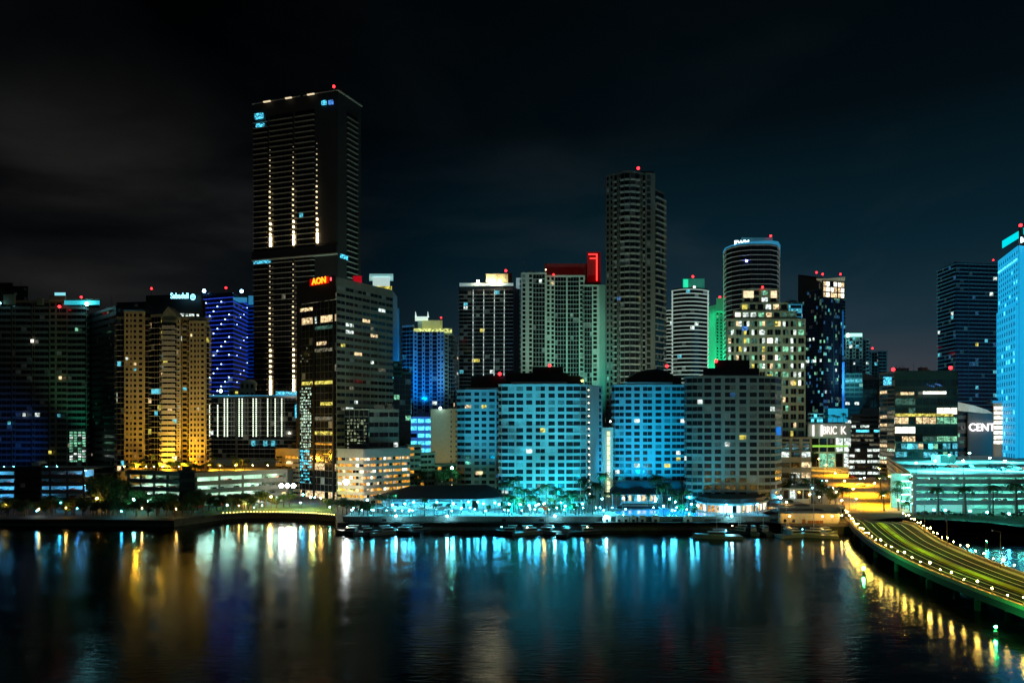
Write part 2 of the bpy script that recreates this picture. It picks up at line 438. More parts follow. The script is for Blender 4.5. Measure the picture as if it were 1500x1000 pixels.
mxs = nd(wn, 'ShaderNodeMixShader'); wn.links.new(fr.outputs[0], mxs.inputs[0]); wn.links.new(df.outputs[0], mxs.inputs[1]); wn.links.new(mx2.outputs[0], mxs.inputs[2])
wout = nd(wn, 'ShaderNodeOutputMaterial'); wn.links.new(mxs.outputs[0], wout.inputs[0])
mb = MB(); mb.quad((-6000, -400, 0), (6000, -400, 0), (6000, 9000, 0), (-6000, 9000, 0))
tag(obj('water', mb, wm), kind='structure')

# ------------------------------------------------------------------ ground (one sheet with quay walls) and coast line
GRD = mat('city_ground', (.06, .062, .06), .9, var=.5, scale=.05, fine=.6)
GRASS = mat('grass_lawn', (.05, .10, .03), .95, var=.5, scale=.2, fine=3)
coast = [GP(-900, 769, 0), GP(0, 768.5, 0), GP(120, 769, 0), GP(255, 771, 0), GP(290, 766, 0), GP(327, 760.5, 0), GP(365, 758.5, 0), GP(410, 758.6, 0), GP(455, 760.2, 0), GP(491, 763, 0),
         GP(494, 776, 0), GP(1142, 776, 0), GP(1146, 781, 0), GP(1236, 782, 0), GP(1254, 776, 0), GP(1300, 768, 0), GP(1350, 768.5, 0), GP(1400, 771, 0), GP(1450, 775, 0), GP(1500, 783, 0), GP(1620, 800, 0), GP(2100, 830, 0)]
cp = [(p.x, p.y) for p in coast]
cp = [(-4000, cp[0][1])] + cp + [(4000, cp[-1][1]), (4000, 8000), (-4000, 8000)]
bm = bmesh.new(); vs = [bm.verts.new((x, y, G0)) for x, y in cp]; lo = [bm.verts.new((x, y, -2)) for x, y in cp]
f = bm.faces.new(vs)
for i in range(len(cp) - 1): bm.faces.new((vs[i + 1], vs[i], lo[i], lo[i + 1]))
bmesh.ops.triangulate(bm, faces=[f]); bmesh.ops.recalc_face_normals(bm, faces=bm.faces)
me = bpy.data.meshes.new('ground'); bm.to_mesh(me); bm.free(); me.materials.append(GRD)
tag(link('ground', me), kind='structure')
def slab(name, pts, z, m, th=None, kind='structure'):
    mb = MB()
    if th: mb.prism([(p[0], p[1]) for p in pts], z - th, z)
    else:
        mb.v = [(p[0], p[1], z) for p in pts]; mb.f = [tuple(range(len(pts)))]
    return tag(obj(name, mb, m), kind=kind)
# lawns
def gp2(L, z): return [GP(x, y, z) for x, y in L]
slab('park_lawn', gp2([(300, 757), (327, 752.5), (365, 750.5), (410, 750.6), (455, 752), (490, 754.5), (492, 741), (440, 738), (340, 740), (300, 747)], G0), G0 + .02, GRASS)
slab('garage_lawn', gp2([(1336, 759), (1400, 762), (1450, 765.5), (1500, 772), (1620, 785), (1620, 757), (1345, 753)], G0), G0 + .02, GRASS)
slab('promenade_path', gp2([(-200, 760.3), (120, 760.3), (255, 762), (255, 756.5), (120, 755.5), (-200, 755)], G0), G0 + .03, mat('path_paving', (.09, .08, .07), .85))
# terrace in front of the hotels
Yt = GP(800, 776, 0).y
xa, xb = PX(494, Yt), PX(1141, Yt)
PAVE = mat('terrace_paving', (.42, .42, .40), .8, var=.35, scale=.4)
mb = MB(); mb.box(xa + 1, xb - .5, Yt + 4.2, Yt + 95, G0 - .5, TZ)
tag(obj('terrace', mb, PAVE), kind='structure')
WALLM = mat('quay_concrete', (.20, .21, .2), .85, var=.5, scale=.3)
QZ = 1.0
mb = MB(); mb.box(xa, xb, Yt - .6, Yt + 3.6, -2, QZ)
mb.box(xa, xb, Yt - .9, Yt - .602, QZ - .35, QZ + .1)
tag(obj('quay_wall', mb, WALLM), 'long low concrete quay wall below the hotel terrace', 'wall')
# retaining wall of the terrace: panels, coping, dark doors and arched gate houses
root = empty('retaining_wall', (0, Yt + 4, G0), 'pale retaining wall with dark doorways behind the marina walk', 'wall')
mb = MB(); mb.box(xa + 1, xb - .5, Yt + 3.6, Yt + 4.15, QZ - .01, TZ + .1)
for k in range(40):
    x = xa + 3 + k * (xb - xa - 6) / 39; mb.box(x - .2, x + .2, Yt + 3.45, Yt + 3.598, QZ + .02, TZ + .05)
obj('wall_panel', mb, mat('retaining_plaster', (.17, .19, .18), .85, var=.4, scale=.3), root)
mb = MB(); mb.box(xa + 1, xb - .5, Yt + 3.4, Yt + 4.3, TZ + .103, TZ + .25); obj('coping', mb, GREY, root)
DK = mat('dark_door', (.02, .022, .022), .6)
for a, b_ in ((560, 566), (735, 741), (790, 797), (1032, 1056), (1128, 1138), (985, 1000)):
    mb = MB(); Y = Yt + 3.4; mb.box(PX(a, Y), PX(b_, Y), Y, Y + .18, QZ + .05, TZ - .6); obj('doorway', mb, DK, root)
for k, (a, b_) in enumerate(((883, 895), (903, 911), (912, 922), (924, 932), (936, 946), (955, 966), (1002, 1014))):
    r2 = empty('gate_house', (PX((a + b_) / 2, Yt + 2.5), Yt + 2.5, QZ), 'small white gate house number %s along the marina walk' % 'abcdefg'[k], 'hut')
    r2['label'] = ['small white gate house under the bright lamp beside the lit stair', 'arched plaster gate house by the left end of the pool', 'arched plaster gate house second from the pool edge', 'low plaster gate house in front of the loungers', 'round topped gate house in front of the pool', 'wide plaster gate house in front of the pool', 'dim gate house before the hotel corner restaurant'][k]
    Y = Yt + 2.0; mb = MB(); x0, x1 = PX(a, Y), PX(b_, Y); h = TZ + .1
    pts = [(x0, h)]; 
    for j in range(9):
        t = math.pi * j / 8; pts.append(((x0 + x1) / 2 - (x1 - x0) / 2 * math.cos(t), h + .7 * math.sin(t)))
    bb = len(mb.v); allp = [(x0, QZ)] + pts[1:] + [(x1, QZ)]
    mb.v += [(p[0], Y, p[1]) for p in allp] + [(p[0], Y + 1.4, p[1]) for p in allp]; n = len(allp)
    mb.f += [tuple(range(n)), tuple(reversed(range(n, 2 * n)))] + [(i, (i + 1) % n, n + (i + 1) % n, n + i) for i in range(n)]
    obj('wall', mb, WHITE, r2)
    mb = MB(); mb.box((x0 + x1) / 2 - .5, (x0 + x1) / 2 + .45, Y - .08, Y - .01, QZ + .05, TZ - .5); obj('doorway', mb, DK, r2)

# ------------------------------------------------------------------ pool
POOL = mat('pool_water', (.02, .25, .5), .08, emis=(.02, .42, .95), es=.55, var=.3, scale=.4)  # glow of underwater lamps put into the water's emission
slab('pool_edge', gp2([(862, 751), (893, 744), (960, 742.5), (1000, 746), (1052, 752.5), (1046, 756.5), (905, 757.2)], TZ), TZ + .12, WHITE, .1)
slab('pool_water', gp2([(900, 750.5), (920, 746.5), (975, 746), (1000, 749), (1042, 753), (1038, 755.3), (915, 756)], TZ), TZ + .16, POOL)

# ------------------------------------------------------------------ road and bridge
BL = [(1238.7, 749.5), (1251.9, 768), (1276, 788), (1302.5, 803.4), (1340.5, 822), (1391.6, 843), (1440.4, 861.2), (1498, 882.6)]
BR = [(1323, 754), (1349.8, 770), (1375.7, 787), (1404.8, 800), (1452, 818.8), (1498, 835.7)]
Lw = [GP(x, y, 5) for x, y in BL] + [Vector((88.2, 100, 5)), Vector((88.5, 70, 5))]
Rw = [GP(x, y, 5) for x, y in BR] + [Vector((105.8, 120, 5)), Vector((106, 70, 5))]
def resample(P, n):
    P = [p.copy() for p in P]; d = [0]
    for a, b_ in zip(P, P[1:]): d.append(d[-1] + (b_ - a).length)
    out = []
    for i in range(n):
        s_ = d[-1] * i / (n - 1); j = 0
        while j < len(P) - 2 and d[j + 1] < s_: j += 1
        t = (s_ - d[j]) / (d[j + 1] - d[j]); out.append(P[j].lerp(P[j + 1], t))
    # soften the corners
    for _ in range(3): out = [out[0]] + [(out[i - 1] + out[i] * 2 + out[i + 1]) / 4 for i in range(1, n - 1)] + [out[-1]]
    return out
NB = 60
Lp, Rp = resample(Lw, NB), resample(Rw, NB)
def deckz(i): return 3.9 if i > 6 else G0 + .06 + (3.9 - G0 - .06) * (i / 6.)
def strip(name, t0, t1, dz, m, i0=0, i1=NB, step=None, h=0, parent=None, kind='structure'):
    mb = MB(); i = i0
    while i < i1 - 1:
        j = i + 1
        def q(k, t): p = Lp[k].lerp(Rp[k], t); return (p.x, p.y, deckz(k) + dz)
        if h:
            a, b_, c, d_ = q(i, t0), q(i, t1), q(j, t1), q(j, t0)
            mb.quadbox([d_, c, b_, a] + [(x, y, z + h) for x, y, z in (d_, c, b_, a)])
        else: mb.quad(q(i, t0), q(j, t0), q(j, t1), q(i, t1))
        i += step or 1
    o = obj(name, mb, m, parent)
    if not parent and kind: tag(o, kind=kind)
    return o
ASPH = mat('asphalt', (.020, .036, .016), .9, spec=.1, var=.8, scale=.6, fine=1.5)
br = empty('road_bridge', (97, 160, 0), 'long curved road bridge with lit parapets over the dark water', 'bridge')
strip('deck', -.02, 1.02, -1.3, mat('bridge_concrete', (.035, .035, .033), .85), h=1.3, parent=br)
strip('roadway', .07, .93, .004, ASPH, parent=br)
strip('parapet', -.02, .015, .003, mat('parapet_stone', (.30, .24, .14), .8), h=.75, parent=br)
strip('parapet', .985, 1.02, .003, MATS['parapet_stone'], h=.75, parent=br)
strip('pavement', .017, .07, .003, GREY, h=.14, parent=br)
strip('pavement', .93, .983, .003, GREY, h=.14, parent=br)
MED = mat('median_grass_lit', (.55, .62, .03), .9, var=.45, scale=.5, fine=4)  # median grass with the traffic light trail's yellow-green put into its colour
strip('median', .45, .525, .008, MED, i0=5, h=.16, parent=br)
LINE = mat('road_paint', (.75, .78, .5), .6)
for t in (.2, .33, .66, .8): strip('lane_marking', t - .006, t + .006, .009, LINE, step=1, parent=br)  # pale lane lines double as the traffic's light trails
YEL = mat('yellow_paint', (.75, .5, .03), .6)
for t in (.42, .56): strip('lane_marking', t - .006, t + .006, .01, YEL, i0=5, parent=br)
for k in range(8, NB, 6):
    mb = MB(); a = Lp[k].lerp(Rp[k], .04); b_ = Lp[k].lerp(Rp[k], .96)
    for t in (.05, .35, .65, .95):
        p = Lp[k].lerp(Rp[k], t); mb = MB(); mb.tube((p.x, p.y, -1.5), (p.x, p.y, 2.0), .55, .55, 10); obj('pier', mb, MATS['bridge_concrete'], br)
    mb = MB(); d_ = (b_ - a).normalized(); nn = Vector((-d_.y, d_.x, 0)) * .6
    mb.quadbox([tuple(Vector((p.x, p.y, z)) + o_) for z in (2.0, 2.598) for p, o_ in ((a, -nn), (b_, -nn), (b_, nn), (a, nn))]); obj('pier_cap', mb, MATS['bridge_concrete'], br)
# city road beyond the bridge
ROADM = mat('street_asphalt', (.22, .19, .15), .75, var=.25, scale=.12, fine=1.2)
rd = gp2([(1239, 751.2), (1229, 733), (1212, 712), (1199, 695), (1192, 683), (1187, 675), (1200, 668), (1238, 668), (1246, 682), (1268, 694), (1296, 713), (1315, 735), (1324, 751.2)], G0)
slab('road', rd, G0 + .03, ROADM)
slab('crossing_street', gp2([(1100, 684), (1400, 684), (1400, 679), (1100, 679)], G0), G0 + .045, ROADM)
for a, b_, c, d_ in ((1262, 749, 1225, 690), (1281, 749, 1235, 690), (1299, 749, 1247, 694), (1243, 741, 1211, 695)):
    for k in range(12):
        t0, t1 = k / 12, (k + .5) / 12
        pass
mb = MB()
for a, b_, c, d_ in ((1262, 749, 1222, 690), (1281, 749, 1232, 690), (1300, 749, 1244, 694)):
    A_, B_ = GP(a, b_, G0), GP(c, d_, G0); dv = (B_ - A_); L_ = dv.length; dv /= L_; sx = Vector((dv.y, -dv.x, 0)) * .1
    k = 0
    while k < L_ - 4:
        p = A_ + dv * k; q = A_ + dv * (k + 3); z = Vector((0, 0, .012 + .03))
        mb.quad(p - sx + z, p + sx + z, q + sx + z, q - sx + z); k += 9
tag(obj('lane_markings', mb, LINE), kind='structure')
kb = [GP(x, y, G0) for x, y in ((1236.5, 751.2), (1226.5, 733), (1209.5, 712), (1196.5, 695), (1189, 683))]
kr = [GP(x, y, G0) for x, y in ((1326.5, 751.2), (1318, 735), (1299, 713), (1271, 694), (1250, 684))]
WALK = mat('pavement_concrete', (.30, .27, .22), .85, var=.35, scale=.3)
for P, sg in ((kb, -1), (kr, 1)):
    L_ = [(p.x, p.y) for p in P]; slab('pavement', (L_ + [(x + sg * (9 + .02 * (y - 255)), y) for x, y in reversed(L_)]) [::-sg], G0 + .13, WALK)
for P in (kb, kr):
    mb = MB()
    for a, b_ in zip(P, P[1:]):
        d_ = (b_ - a).normalized(); s_ = Vector((d_.y, -d_.x, 0)) * .9
        mb.quadbox([tuple(p + Vector((0, 0, z))) for z in (0, .14) for p in (a - s_, b_ - s_, b_ + s_, a + s_)])
    tag(obj('kerb', mb, GREY), kind='structure')
# ------------------------------------------------------------------ the skyline
B = Bld
def thin(mat_, es): return mat_
SLAB_T = mat('slab_concrete', (.50, .46, .38), .7)
SLAB_D = mat('slab_dim', (.13, .14, .14), .8)
SLAB_W = mat('slab_led_white', (.6, .65, .62), .6, emis=(.75, 1, .88), es=.34, var=.5, scale=.06)
SLAB_W2 = mat('slab_led_dim', (.5, .52, .5), .6, emis=(.9, 1, .9), es=.055, var=.6, scale=.05)
SLAB_B = mat('slab_led_blue', (.1, .2, .6), .6, emis=(.02, .06, .75), es=.6, var=.5, scale=.07)
SLAB_C = mat('slab_led_cyan', (.1, .4, .6), .6, emis=(.05, .45, .8), es=.38, var=.5, scale=.07)
WB = glow('bulb_white', (.92, 1, .9), 9); WARMB = glow('bulb_warm', (1, .75, .35), 7); CYB = glow('bulb_cyan', (.25, .85, 1), 12)
BLB = glow('bulb_blue', (.35, .5, 1), 9, False)

# far left dark condominium
b = B('apartment_tower', 'dark condominium at the far left with a green lit balcony stack', wall=mat('dim_stucco', (.16, .15, .11), .85), lit=(('dim', 3), ('white', 1)), p=.004, seed=3, slabm=SLAB_D)
b.vol([(-80, 335), (127, 335)], 441, 31, ('b22 w8 b22 w8 b40 w5 b25 w4 b22 w9 w18 b6 b22',), d=28, pw=2.6, bth=.2, bd=1.0, rail=1)
b.vol([(6, 332.5), (22, 332.5)], 432, 1, ('s1',), z0=94, d=14, par=.2)
b.vol([(55, 332.5), (63, 332.5)], 438, 1, ('s1',), z0=94, d=10, par=.2)
b.vol([(74, 333), (96, 333)], 434, 1, ('s1',), z0=96, d=14, par=.2)
b.vol([(93, 334), (146, 334)], 439, 1, ('g1',), z0=94.5, d=14, par=.1, p=0)
b.box('lit_roof_box', 80, 96, 428.5, 434, 333, mat('lit_cyan_panel', (.3, .6, .6), .6, emis=(.3, .9, 1), es=.9, var=.6, scale=.5), 8)  # penthouse box; the cyan light on it is put into its emission
b.box('roof_screen', 94, 146, 440, 446, 333.2, mat('lit_teal_panel', (.1, .5, .5), .6, emis=(.03, .6, .75), es=.7, var=.7, scale=.15), .5)  # teal light on the roof strip put into its emission
for k in range(12):
    for q in range(4):
        if rnd.random() < .75: b.box('window', 102 + q * 6.2, 106.5 + q * 6.2, 632 + k * 3.9 if k < 11 else 674, 634.4 + k * 3.9 if k < 11 else 676, 333.2, LIT['green' if rnd.random() < .6 else 'white'], .3)
for px, py, kk in ((45, 497, 'hot'), (86, 551, 'warm'), (11, 617, 'teal'), (33, 605, 'white'), (84, 606, 'teal'), (71, 660, 'yellow'), (110, 480, 'green')): b.box('window', px, px + 4.5, py, py + 4.5, 333.2, LIT[kk], .3)
b.beacon(119, 435, 334); b.beacon(87, 449, 331, .7); b.bulb(127, 445, 332, .8, glow('bulb_star_cyan', (.3, .95, 1), 60), 'flood_bulb')
b.bulb(0, 444, 330, .5, CYB)
b.finish()
b = B('dark_slab_building', 'unlit black block between the green lit condominium and the golden one', wall=BLACK, lit=(('dim', 1),), p=.002, seed=5)
b.vol([(128, 345), (171, 318)], 462, 28, ('r1',), d=30, par=1, pier=.1, sp=.6); b.finish()
b = B('dark_hill_tower', 'black tower silhouette rising behind the far left condominium', wall=BLACK, lit=(('dim', 1),), p=.0, seed=5)
b.vol([(-60, 420), (40, 420)], 420, 40, ('r1',), d=20, par=.5)
b.vol([(-60, 424), (18, 424)], 415, 2, ('s1',), z0=120, d=10, par=.2)
b.finish(nwin=0)

# golden condominium on its podium
b = B('apartment_tower', 'stepped condominium washed in golden light with a small gable on its roof', wall=TAN, lit=(('warm', 2), ('yellow', 1), ('teal', 1), ('white', 1)), p=.03, seed=12, slabm=SLAB_T)
zp = 15.4
b.vol([(172, 301), (305, 301)], 466, 29, ('w40 b22 w8 b25 w8 b8 w22',), z0=zp, d=30, pw=1.8, sp=.45)
b.vol([(174, 298), (182, 298), (212, 298)], 463, 29, None or ('b1', 'w1'), z0=zp, raw=False, d=5) if 0 else None
b.vol([(183, 297.5), (211, 297.5)], 457, 29, ('w3 w2 w3 w4',), z0=zp, d=5, pw=1.3, pier=.42, sp=.5)
b.vol([(172, 299.5), (183, 299)], 465, 29, ('b1',), z0=zp, d=5, bd=1.0)
b.vol([(222, 298.5), (236, 297)], 462, 28, ('b1',), z0=zp, d=5, pw=1.5, bd=1.0)
b.vol([(236, 297), (243, 295.5), (259, 295.5), (264, 297)] , 468, 28, ('b1', 'B1', 'b1'), z0=zp, raw=True, d=5, bd=1.5, bth=.8) if 0 else b.vol([(239, 296), (259, 296)], 470, 28, ('B1',), z0=zp, d=6, bd=1.4, bth=.5)
b.vol([(259, 296.8), (264, 297.2)], 466, 28, ('w1',), z0=zp, d=5, pw=1.2, pier=.5)
b.vol([(278, 297.5), (301, 297.5)], 471, 28, ('w2 w2 w1.6 w3',), z0=zp, d=5, pw=1.3, pier=.45, sp=.5)
b.vol([(301, 299.5), (306, 301)], 476, 28, ('b1',), z0=zp, d=4, bd=1.0)
mb = MB(); Y = 296.5
x0, x1, xm = PX(235, Y), PX(262, Y), PX(246, Y); za, zb = PZ(468, Y), PZ(449, Y)
mb.v = [(x0, Y, za), (x1, Y, za), (PX(256, Y), Y, PZ(458, Y)), (xm, Y, zb), (PX(239, Y), Y, PZ(458, Y)), (x0, Y + 6, za), (x1, Y + 6, za), (PX(256, Y), Y + 6, PZ(458, Y)), (xm, Y + 6, zb), (PX(239, Y), Y + 6, PZ(458, Y))]
mb.f = [(0, 1, 2, 3, 4), (9, 8, 7, 6, 5)] + [(i, (i + 1) % 5 + 0, (i + 1) % 5 + 5, i + 5) for i in range(5)]
b.part('gable', mb, TAN)
b.finish()
b = B('office_tower', 'black office tower behind the golden condominium carrying a glowing bank sign', wall=BLACK, lit=(('green', 1),), p=.0, seed=4)
b.vol([(172, 360), (300, 352)], 444, 34, ('r1',), d=24, sp=.55)
b.vol([(215, 350), (296, 345)], 434, 4, ('s1',), z0=92, d=20, par=.3)
m = mat('lit_green_windows', (.02, .03, .03), .5, emis=(.4, 1, .7), es=.0)
for k, px in enumerate((254, 258.5, 262, 266, 272, 277, 281, 288)):
    Y = 343; mb = MB(); mb.box(PX(px, Y), PX(px + 3.2, Y), Y, Y + .3, PZ(463, Y), PZ(458.5 + .2 * k, Y)); b.part('window', mb, LIT['white'])
b.beacon(222, 422.5, 350)
r_ = b.finish()
SB = glow('sign_ice', (.25, .75, 1), 3.2)
Y = 342; sg = sign('Sabadell', (PX(263, Y), Y, PZ(433.5, Y)), 3.9, 0, SB, r_, 'sign', .72)
mb = MB(); c = Vector((PX(282.5, Y), Y, PZ(435, Y)))
for k in range(20):
    a0, a1 = 2 * math.pi * k / 20, 2 * math.pi * (k + 1) / 20
    mb.quad(*[(c.x + r * math.cos(a), Y, c.z + r * math.sin(a) * 1.15) for a, r in ((a0, 1.35), (a1, 1.35), (a1, 1.0), (a0, 1.0))])
mb.box(c.x - .75, c.x + .75, Y - .02, Y + .1, c.z - 1.0, c.z - .65); mb.box(c.x - .75, c.x + .75, Y - .02, Y + .1, c.z - .2, c.z + .2); mb.box(c.x - .75, c.x + .75, Y - .02, Y + .1, c.z + .65, c.z + 1.0)
obj('emblem', mb, SB, r_)

# blue tower
b = B('blue_tower', 'deep blue lit tower with diagonal rows of tiny light points', wall=GLASSB, glass=GLASSB, lit=(('warm', 1), ('teal', 1)), p=.0025, seed=9, slabm=SLAB_B)
P, fh = b.vol([(296, 492), (341, 482), (361, 512)], 437, 39, ('g1', 'g1'), ring=1.4, rt=.4, pw=5, z0=G0)
b.vol([(298, 489), (340, 484), (350, 500)], 431, 1, ('s1',), z0=127, par=.1)
A, Bq, C = P[0], P[1], P[2]
z1 = G0 + fh * 39
for f in range(12, 39):
    for k in range(8):
        if (f - k * 1.0) % 4.6 < 1.0 and rnd.random() < .93:
            p = A.lerp(Bq, (k + .5) / 8); mb = MB(); u = (Bq - A).normalized(); n = Vector((u.y, -u.x)); p = p + n * 1.7
            mb.ball((p.x, p.y, G0 + fh * f), .46, 5, 3); b.part('light_point', mb, BLB)
    for k in range(4):
        if (f - k * 1.6) % 6.5 < 1.0:
            p = Bq.lerp(C, (k + .5) / 4); u = (C - Bq).normalized(); n = Vector((u.y, -u.x)); p = p + n * 1.7
            mb = MB(); mb.ball((p.x, p.y, G0 + fh * f), .3, 5, 3); b.part('light_point', mb, BLB)
b.bulb(299, 426, 486, 1.3, glow('bulb_star_ice', (.3, .7, 1), 14)); b.bulb(354, 426.5, 494, 1.3, MATS['bulb_star_ice']); b.beacon(331, 421.5, 485, .8)
b.bulb(323.5, 572.5, 478, 1.0, glow('bulb_star_white', (.55, .9, 1), 30))
b.box('roof_fin', 341.5, 362, 435.5, 438, 481, SLAB_C, 14)
b.finish()
b = B('blue_tower', 'dimmer blue wing squeezed between the dotted blue tower and the tallest one', wall=GLASSB, glass=GLASSB, lit=(('blue', 1),), p=.01, seed=10, slabm=mat('slab_led_navy', (.1, .2, .5), .6, emis=(.0, .05, .4), es=.7, var=.5, scale=.07))
b.vol([(345, 540), (373, 535)], 443, 42, ('g1',), ring=1.2, rt=.4, pw=5); b.box('sign_block', 364, 371, 433, 445, 532, SLAB_C, 6); b.finish(nwin=40)  # the glowing roof block is a cyan sign

# the tallest tower
b = B('skyscraper', 'tallest dark tower with three vertical chains of lamps up its face', wall=mat('near_black_concrete', (.03, .03, .03), .8), lit=(('dim', 2), ('teal', 1)), p=.0015, blind=0, seed=21, slabm=mat('slab_tower', (.30, .28, .24), .7))
P, fh = b.vol([(372, 460), (494, 441), (528, 463)], None, 68, ('b22 s3 b35 s3 b29 s32', 's12 b15 s5'), z0=G0, par=9, pw=3, bd=1.6, bth=.28, z1=250.2)
A, Bq, C = P[0], P[1], P[2]; u = (Bq - A).normalized(); n = Vector((u.y, -u.x)); W = (Bq - A).length
def onface(A, u, n, W, px, off):
    # distance along the face that is seen in column px
    k = (px - 750) / 1000.; return (k * A.y - A.x) / (u.x - k * u.y)
mb = MB(); mb.prism([P[0] + (P[0] - P[2]) * .02, P[1] - (P[3] - P[1]) * .02, P[2] + (P[2] - P[0]) * .02, P[3] + (P[3] - P[1]) * .02], 250.6, 251.3); b.part('roof_slab', mb, SLAB_T)
for ccc, (pa, pb) in enumerate(((389, 399), (421, 430), (453, 463))):
    s0, s1 = onface(A, u, n, W, pa, 0), onface(A, u, n, W, pb, 0)
    mb = MB(); mb.fbox(A, u, n, s0, s1, 1.7, 2.6, 249.7, 250.4); b.part('roof_light', mb, glow('strip_warm_dim', (1, .8, .5), .9))
for pl, ph, z0_, z1_, mm in ((375, 387, 240, 243.5, 'sparklec'), (377, 388, 234, 236.5, 'sparklec'), (473, 479, 242.5, 245, 'sparklec'), (483, 489, 242, 244.5, 'blue'), (374, 397, 142.8, 144.6, 'sparklec')):
    s0, s1 = onface(A, u, n, W, pl, 0), onface(A, u, n, W, ph, 0)
    mb = MB(); mb.fbox(A, u, n, s0, s1, .5, 1.75, z0_, z1_); b.part('window', mb, LIT[mm])
u2 = (C - Bq).normalized(); n2 = Vector((u2.y, -u2.x)); W2 = (C - Bq).length
mb = MB(); mb.fbox(Bq, u2, n2, W2 * .1, W2 * .4, .1, 1.0, 143.5, 146); b.part('window', mb, LIT['sparklec'])
# dark mechanical floor
mb = MB(); mb.fbox(A, u, n, -.5, W + .5, 0, 1.72, 145.8, 151); b.part('plant_floor', mb, BLACK)
mb = MB(); mb.fbox(A, u, n, -.5, W + .5, 0, 1.9, 144.9, 145.6); b.part('cornice', mb, SLAB_T)
# chains of wall lamps; fading uplight is stepped into their emission, weaker higher up
GLO = [glow('chain_lamp_%d' % k, (1, .84 - .03 * k, .52 - .04 * k), [.35, .8, 1.8, 4.5, 9][k], k > 2) for k in range(5)]
for pxc in (397.5, 431.5, 466):
    s0 = onface(A, u, n, W, pxc, 0)
    for f in range(1, 62):
        z = G0 + fh * f + 1.2
        if 144 < z < 152 or z < 53: continue
        q = (z - 152) if z > 152 else (z - 53)
        if z < 152 and pxc > 450: continue
        th = (8, 20, 38, 60) if z > 152 else (12, 34, 60, 90)
        k = 4 if q < th[0] else 3 if q < th[1] else 2 if q < th[2] else 1 if q < th[3] else 0
        mb = MB(); w_ = .16 + .12 * k
        if k == 4: mb.fbox(A, u, n, s0 - .55, s0 + .55, .5, 1.4, z - 1.3, z + 2.0)
        elif k == 3: mb.fbox(A, u, n, s0 - .4, s0 + .4, .6, 1.7, z - .6, z + .9)
        else: mb.fbox(A, u, n, s0 - w_, s0 + w_, 1.3, 1.3 + 2 * w_, z - .25, z + .25 + .2 * k)
        b.part('wall_lamp', mb, GLO[k])
b.beacon(489, 127, 444, .9)
b.box('roof_plant', 440, 505, 132, 141, 448, BLACK, 14)
b.finish(nslab=80)
# its podium
b = B('parking_podium', 'wide dark podium block with eight glittering vertical light strips', wall=DGREY, lit=(('teal', 1), ('white', 1)), p=.008, seed=22, slabm=mat('slab_podium', (.42, .40, .36), .8))
P, fh = b.vol([(306, 400), (438, 396)], 581, 18, ('b14 b12 b14 s3 b16 b16 b16 b14 b12 b12 s4',), d=30, par=.8, bd=.9, bth=.25, pw=3)
b.box('coping', 306, 438, 578.5, 580.5, 398, SLAB_C, 1)
for k, (px, dbl) in enumerate(((308, 0), (320, 0), (332, 1), (353.5, 1), (374, 1), (393, 0), (404, 0), (413.5, 0))):
    for f in range(18):
        py = 584.5 + f * 3.15
        if py > 640 or (k < 2 and py < 591): continue
        for dx in ((0,) if not dbl else (-2.2, 2.2)):
            Y = 395.8; mb = MB(); x = PX(px + dx, Y); z = PZ(py, Y); mb.box(x - .28, x + .28, Y - 1.1, Y - .9, z - .42, z + .42)
            b.part('wall_lamp', mb, glow('strip_mint', (.85, 1, .75), 2.0 if not dbl else 1.6, False))
b.box('window', 432, 438, 592, 612, 394.5, LIT['sparklec'], .5); b.box('window', 404, 438, 573, 578, 396, LIT['sparklec'], 2)
for px in (368, 385.5, 397): b.box('window', px, px + 6, 645, 653, 395, LIT['teal'], .4)
b.finish(nslab=60)
b = B('domed_building', 'small cream building with a rounded dome between the blue and tallest towers', wall=mat('pale_olive_stucco', (.45, .48, .36), .8), lit=(('yellow', 1), ('white', 1)), p=.5, seed=2)
b.vol([(336, 428), (372, 428)], 571, 14, ('w1 w1 w1 w1 w1',), d=14, sp=.5, pier=.4, pw=2, p=.3)
b.vol([(352, 426), (373, 426)], 562, 2, ('w1 w1 w1',), z0=50, d=14, sp=.5, pier=.5, p=0, par=.2)
mb = MB(); c = (PX(364, 433), 434, PZ(562, 433)); mb.ball(c, 5.0, 16, 8, .6); b.part('dome', mb, MATS['pale_olive_stucco']); b.finish()

# the red signed office tower and its lower blocks
OFF = mat('office_spandrel', (.30, .32, .26), .8)
b = B('office_tower', 'office tower with a black glass side and a glowing red sign at its top', wall=OFF, lit=(('warm', 2), ('white', 3), ('yellow', 1), ('dim', 3)), p=.05, rowp=1.6, seed=31)
P, fh = b.vol([(437, 314), (493, 300), (575, 330)], None, 30, ('g1', 'r1 s.06 r1 s.06 r1 s.06 r1 s.06 r1 s.06 r1 s.06 r1'), sp=.52, par=3.4, pw=2.6, z1=99.9)
A, Bq, C = P[0], P[1], P[2]; u = (Bq - A).normalized(); n = Vector((u.y, -u.x)); W = (Bq - A).length
mb = MB(); mb.fbox(A, u, n, 0, W, .5, .56, 90.5, 100.4); b.part('sign_band', mb, BLACK)
mb = MB(); mb.fbox(A, u, n, -.2, 1.6, 0, .8, G0, 100.5); b.part('corner_pier', mb, BLACK)
for q in (.42, .93): mb = MB(); mb.fbox(A, u, n, W * q, W * q + .9, 0, .75, G0, 90); b.part('corner_pier', mb, BLACK)
b.box('parapet', 517, 530, 404, 412, 309, mat('red_roof_band', (.2, .02, .02), .6, emis=(1, .0, .02), es=.35, var=.6, scale=.3), 6)
for (a0, a1, z0_, z1_, mk) in ((.02, .38, 10, 17.5, 'sparklec'), (.02, .38, 17.5, 26, 'cyan'), (.02, .38, 26, 41, 'sparkle'), (.02, .38, 41, 50, 'sparkle'), (.08, .34, 50, 58, 'dimg')):
    pass
